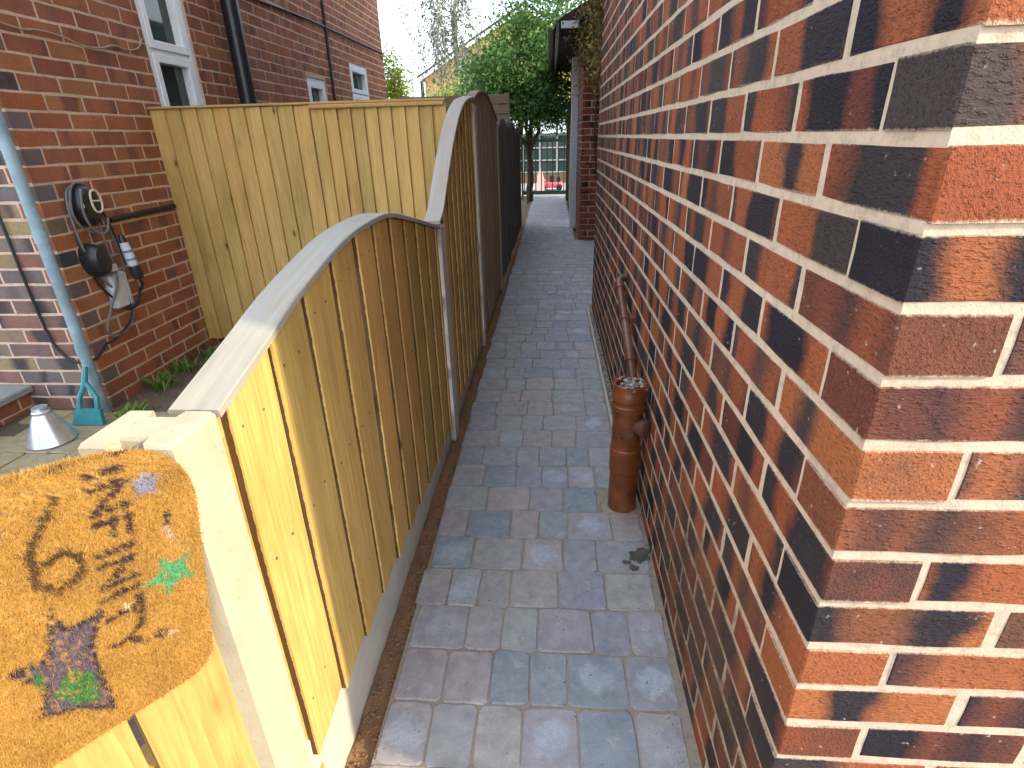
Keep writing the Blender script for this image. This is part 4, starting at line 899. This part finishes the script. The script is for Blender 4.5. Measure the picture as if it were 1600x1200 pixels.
for _ in range(70):
    z0 = R2.uniform(3.4, 7.4); c = Vector((-2.72 - 0.025 * z0, 19.2, z0)); e = c + Vector((R2.uniform(-1.75, 0.9), R2.uniform(-0.9, 0.9), R2.uniform(0.0, 0.7))); limb(m, c, e, 0.018, 0.006, R2, 4)
    for _ in range(5):
        h = R2.uniform(0.7, 2.2); p0 = e + (c - e) * R2.uniform(0, 0.5); p1 = p0 + Vector((R2.uniform(-0.15, 0.15), R2.uniform(-0.15, 0.15), -h)); m.tube([p0, (p0 + p1) / 2 + Vector((R2.uniform(-0.06, 0.06), 0, 0)), p1], [0.005, 0.004, 0.003], 4)
        for _ in range(17):
            t = R2.random(); p = p0 + (p1 - p0) * t + Vector((R2.gauss(0, 0.05), R2.gauss(0, 0.05), 0)); ax = Vector((R2.gauss(0, 0.7), R2.gauss(0, 0.7), -1)).normalized(); sd = ax.orthogonal().normalized(); sd.rotate(Matrix.Rotation(R2.uniform(0, 6.28), 3, ax)); L = R2.uniform(0.06, 0.11)
            lf.add([p, p + ax * L * 0.5 + sd * L * 0.3, p + ax * L, p + ax * L * 0.5 - sd * L * 0.3], [(0, 1, 2, 3)], None, R2.random())
m.obj('trunk', M_birchbark, bt); lf.obj('crown', M_leaf_birch, bt)
sh = root('shrub', (-2.42, 9.6, 0), 'sunlit lime-green columnar shrub at the far corner of the red house', 'shrub')
m = MB(); limb(m, (-2.42, 9.6, -0.05), (-2.42, 9.6, 2.0), 0.03, 0.012, R); m.obj('stem', M_bark, sh)
leaf_cloud('foliage', M_leaf_lime, sh, [((-2.43, 9.6, 1.75), (0.12, 0.2, 0.5), 3), ((-2.46, 9.6, 2.2), (0.08, 0.15, 0.30), 1)], 5200, 0.05, 12, hollow=0.1)
for k, (x, yv, zt, lab) in enumerate([(-2.45, 14.5, 2.25, 'light green bush behind the weathered slat fence, left one'), (-1.65, 14.0, 2.4, 'light green bush behind the weathered slat fence, next to the dark tree')]):
    sh = root('bush', (x, yv, 0), lab, 'bush', 'light green bushes'); m = MB(); limb(m, (x, yv, -0.05), (x, yv, zt - 0.5), 0.03, 0.015, R); m.obj('stem', M_bark, sh)
    leaf_cloud('foliage', M_leaf_light, sh, [((x, yv, zt - 0.55), (0.55, 0.5, 0.6), 1)], 4000, 0.07, 20 + k)
iv = root('climber', (0.42, 4.45, 0), 'dry brown climber hanging at the far end of the multi brick wall', 'climber')
m = MB()
for _ in range(16):
    x0 = R.uniform(0.33, 0.55); limb(m, (x0, 4.30 + R.uniform(0.01, 0.12), 2.9), (x0 + R.uniform(-0.05, 0.05), 4.34 + R.uniform(0, 0.1), R.uniform(1.5, 2.1)), 0.006, 0.002, R)
limb(m, (0.5, 4.34, -0.05), (0.45, 4.34, 2.9), 0.012, 0.008, R); m.obj('stems', M_bark, iv)
leaf_cloud('foliage', M_leaf_dry, iv, [((0.375, 4.38, 2.3), (0.10, 0.12, 0.60), 4), ((0.37, 4.38, 1.68), (0.045, 0.08, 0.22), 1)], 4200, 0.032, 33, droop=1.0, hollow=0.1)
cl = root('climber', (0.46, 7.24, 0), 'dry yellow-brown climber over the top of the brick pier', 'climber')
m = MB(); limb(m, (0.60, 7.27, -0.05), (0.55, 7.27, 2.5), 0.012, 0.008, R); m.obj('stems', M_bark, cl)
leaf_cloud('foliage', M_leaf_dry, cl, [((0.45, 7.22, 2.35), (0.12, 0.08, 0.42), 3), ((0.55, 7.22, 1.85), (0.08, 0.06, 0.35), 1.2)], 2600, 0.045, 35, droop=1.0, hollow=0.1)
def weed(x, y, seed, label, n=26, h=0.09, mat=M_leaf_light):
    R = random.Random(seed); m = MB()
    for _ in range(n):
        a = R.uniform(0, 6.28); L = h * R.uniform(0.5, 1.2); o = Vector((x + R.gauss(0, 0.035), y + R.gauss(0, 0.035), -0.012)); d = Vector((math.cos(a) * 0.6, math.sin(a) * 0.6, 1)).normalized(); sd = Vector((-math.sin(a), math.cos(a), 0)) * 0.008
        m.add([o - sd * 0.3, o + sd * 0.3, o + d * L * 0.6 + sd, o + d * L * 0.6 - sd], [(0, 1, 2, 3)], None, R.random()); e = o + d * L + Vector((math.cos(a), math.sin(a), -0.2)) * 0.02
        m.add([o + d * L * 0.6 - sd, o + d * L * 0.6 + sd, e], [(0, 1, 2)], None, R.random())
    tag(m.obj('weed', mat, loc=(x, y, 0)), label, 'weed', 'weeds along the house wall')
weed(-2.20, 2.70, 1, 'green weed tuft at the house wall nearest the drainpipe', 40, 0.10); weed(-2.22, 2.95, 2, 'green weed tuft at the house wall under the level black pipe', 44, 0.09); weed(-2.22, 3.2, 3, 'small green weed in the corner by the yellow cross fence', 26, 0.08); weed(-2.12, 2.36, 5, 'pale weed growing between the dustpan and the drainpipe', 34, 0.07)
tag(pebbles('leaf_litter', M_soil, 260, lambda R: R.uniform(-2.27, -1.5), lambda R: R.uniform(2.45, 3.3), lambda R: -0.008, 0.003, 0.012, 51), 'brown earth crumbs between the house and the yellow fence', 'soil')

# ------------------------------------------------------------------ far end
sf = root('slat_fence', (-1.5, 9.0, 0), 'weathered brown horizontal slat fence behind the yellow fences', 'fence')
for k in range(13): MB().box((-2.27, 9.0, 0.08 + k * 0.135), (-0.62, 9.022, 0.205 + k * 0.135 - 0.004), bev=0.003).obj('slat', M_slat_old, sf)
for x in (-2.24, -1.42, -0.68): MB().box((x, 9.0225, -0.05), (x + 0.07, 9.09, 1.84)).obj('post', M_slat_old, sf)
ob = root('brick_outbuilding', (1.2, 9.6, 0), 'low brick outbuilding with pier and gutter at the right of the far path', 'outbuilding')
MB().box((0.385, 7.325, -0.05), (1.88, 12.2, 2.42)).obj('mortar', M_mortar_l, ob)
o2 = Bricks(ob); RO = random.Random(44)
o2.wall((0.38, 7.32), Vector((1, 0, 0)), PI, 1.2, -0.03, 2.42, M_brick_far, RO, start=lambda m: -0.1125 if m % 2 else 0.0); o2.flush(150)
o3 = Bricks(ob); o3.wall((0.38, 7.32), Vector((0, 1, 0)), PI / 2, 4.8, -0.03, 2.42, M_brick_far, RO, start=lambda m: 0.1125 if m % 2 else 0.0); o3.flush(0)
MB().add([(0.05, 7.15, 2.40), (1.9, 7.15, 2.40), (1.9, 12.4, 2.40), (0.05, 12.4, 2.40), (1.0, 7.15, 2.9), (1.0, 12.4, 2.9)], [(0, 1, 4), (2, 3, 5), (0, 4, 5, 3), (1, 2, 5, 4), (3, 2, 1, 0)]).obj('roof', M_roof, ob)
MB().box((0.055, 7.16, 2.26), (0.09, 12.39, 2.398)).obj('fascia', M_black, ob); MB().box((0.11, 7.14, 2.33), (0.30, 7.165, 2.398)).obj('soffit_end', M_box, ob)
v = []; f = []
for yv in (7.12, 12.39):
    for k in range(9): q = PI + PI * k / 8; v.append((0.005 + 0.05 * math.cos(q), yv, 2.375 + 0.06 * math.sin(q)))
for k in range(8): f.append((k, k + 1, 9 + k + 1, 9 + k))
MB().add(v, f).obj('gutter', M_black, ob)
MB().box((0.285, 8.45, -0.02), (0.379, 8.55, 2.2), bev=0.004).obj('door_frame', M_box, ob); MB().box((0.335, 8.555, 0.0), (0.378, 9.4, 2.1), bev=0.004).obj('door', M_white, ob)
gp = root('gate_post', (0.41, 12.6, 0), 'dark green metal gate post beside the outbuilding', 'post')
MB().box((0.33, 12.55, -0.05), (0.43, 12.65, 1.82), bev=0.004).obj('shaft', M_green_metal, gp); MB().box((0.305, 12.525, 1.821), (0.455, 12.675, 1.89), bev=0.01).obj('cap', M_green_metal, gp)
rg = root('railing_gate', (-0.05, 13.0, 0), 'dark green metal railing gate closing the far end of the path', 'gate')
MB().box((-0.60, 12.98, 1.13), (0.40, 13.02, 1.19)).obj('top_rail', M_green_metal, rg); MB().box((-0.60, 12.98, 0.05), (0.40, 13.02, 0.13)).obj('bottom_rail', M_green_metal, rg)
for k in range(8): MB().box((-0.585 + 0.125 * k, 12.99, 0.131), (-0.563 + 0.125 * k, 13.01, 1.129)).obj('bar', M_green_metal, rg)
MB().box((-0.64, 12.97, -0.05), (-0.602, 13.03, 1.22)).obj('stile', M_green_metal, rg); MB().box((0.402, 12.97, -0.05), (0.44, 13.03, 1.22)).obj('stile', M_green_metal, rg)
cs = root('conservatory', (0.2, 17.5, 0), 'glass conservatory with white glazing bars behind the railing gate', 'conservatory')
MB().box((-1.8, 17.0, -0.05), (2.2, 17.12, 0.28)).obj('plinth', M_soil_d, cs); MB().box((-1.75, 17.6, 0.0), (2.15, 17.65, 2.0)).obj('back_wall', M_dark_in, cs)
for k in range(9): MB().box((-1.8 + k * 0.49, 17.0, 0.281), (-1.75 + k * 0.49, 17.05, 1.30)).obj('glazing_bar', M_bar, cs)
for zz in (0.281, 0.60, 0.93, 1.26): MB().box((-1.8, 16.985, zz), (2.2, 17.0, zz + 0.035)).obj('glazing_bar', M_bar, cs)
for k in range(8): MB().box((-1.75 + k * 0.49, 17.02, 0.30), (-1.31 + k * 0.49, 17.03, 1.29)).obj('pane', M_glass, cs)
for k in range(8): MB().add([(-1.75 + k * 0.49, 16.9, 1.31), (-1.32 + k * 0.49, 16.9, 1.31), (-1.32 + k * 0.49, 17.35, 2.12), (-1.75 + k * 0.49, 17.35, 2.12), (-1.75 + k * 0.49, 16.9, 1.33), (-1.32 + k * 0.49, 16.9, 1.33), (-1.32 + k * 0.49, 17.35, 2.14), (-1.75 + k * 0.49, 17.35, 2.14)], [(3, 2, 1, 0), (4, 5, 6, 7), (0, 1, 5, 4), (1, 2, 6, 5), (2, 3, 7, 6), (3, 0, 4, 7)]).obj('roof_pane', M_pale_glass, cs)
ty = root('toy_car', (0.0, 14.6, 0), 'pink ride-on toy car standing behind the railing gate', 'toy car')
MB().box((-0.28, 14.4, 0.07), (0.32, 14.85, 0.20), bev=0.035).obj('body', M_pink, ty, smooth=True); MB().box((-0.26, 14.45, 0.201), (-0.10, 14.8, 0.26), bev=0.03).obj('bonnet', M_pink, ty, smooth=True)
MB().add(*extr([(-0.34, 0.0), (-0.14, 0.0), (-0.16, 0.32), (-0.23, 0.54), (-0.32, 0.38)], 0.0, 0.1, (0, 14.3, 0.0))).obj('side_shield', M_palepink, ty)
MB().box((-0.02, 14.5, 0.201), (0.10, 14.75, 0.36), bev=0.02).obj('seat', M_black, ty); MB().box((0.16, 14.5, 0.201), (0.26, 14.75, 0.33), bev=0.02).obj('seat', M_black, ty)
for x in (-0.18, 0.22):
    for yv in (14.385, 14.825): MB().tube([(x, yv, 0.075), (x, yv + 0.045, 0.075)], 0.075, 16).obj('wheel', M_black, ty)
fh = root('far_house', (-1.0, 26, 0), 'far house with sunlit yellow gable wall and white bargeboard', 'house')
gv = [(-4.9, 24, -0.05), (2.9, 24, -0.05), (2.9, 24, 3.45), (-1.0, 24, 5.55), (-4.9, 24, 3.45)]; gv2 = [(x, 30, z) for x, y, z in gv]
MB().add(gv + gv2, [(0, 1, 2, 3, 4), (9, 8, 7, 6, 5), (0, 4, 9, 5), (1, 6, 7, 2), (4, 3, 8, 9), (3, 2, 7, 8)]).obj('wall', M_buff, fh)
for sx, nm in ((-1, 0), (1, 1)):
    e = (-1.0 + sx * 4.15, 3.37); r = (-1.0, 5.61)
    MB().add([(e[0], 23.75, e[1]), (r[0], 23.75, r[1]), (r[0], 30.2, r[1]), (e[0], 30.2, e[1]), (e[0], 23.75, e[1] + 0.09), (r[0], 23.75, r[1] + 0.09), (r[0], 30.2, r[1] + 0.09), (e[0], 30.2, e[1] + 0.09)], [(0, 1, 2, 3), (7, 6, 5, 4), (0, 4, 5, 1), (1, 5, 6, 2), (2, 6, 7, 3), (3, 7, 4, 0)]).obj('roof_slope', M_roof, fh)
    MB().add([(e[0], 23.72, e[1] - 0.14), (r[0], 23.72, r[1] - 0.14), (r[0], 23.72, r[1]), (e[0], 23.72, e[1]), (e[0], 23.76, e[1] - 0.14), (r[0], 23.76, r[1] - 0.14), (r[0], 23.76, r[1] - 0.001), (e[0], 23.76, e[1] - 0.001)], [(0, 1, 2, 3), (7, 6, 5, 4), (0, 4, 5, 1), (2, 6, 7, 3), (3, 7, 4, 0), (1, 5, 6, 2)]).obj('bargeboard', M_white, fh)
MB().box((-5.05, 23.8, -0.05), (-4.93, 23.92, 3.3)).obj('downpipe', M_black, fh)
ae = root('aerial', (-4.5, 20.0, 0), 'thin television aerial on a pale mast beside the far house', 'aerial')
MB().tube([(-4.5, 20, -0.05), (-4.5, 20, 3.3)], 0.02, 8).obj('mast', M_galvm, ae); MB().tube([(-4.75, 20, 3.32), (-4.1, 20, 3.1)], 0.012, 6).obj('boom', M_cable_g, ae)
for k in range(7): x = -4.72 + k * 0.10; z = 3.31 - k * 0.034; MB().tube([(x, 20, z - 0.10), (x, 20, z + 0.10)], 0.008, 5).obj('element', M_cable_g, ae)
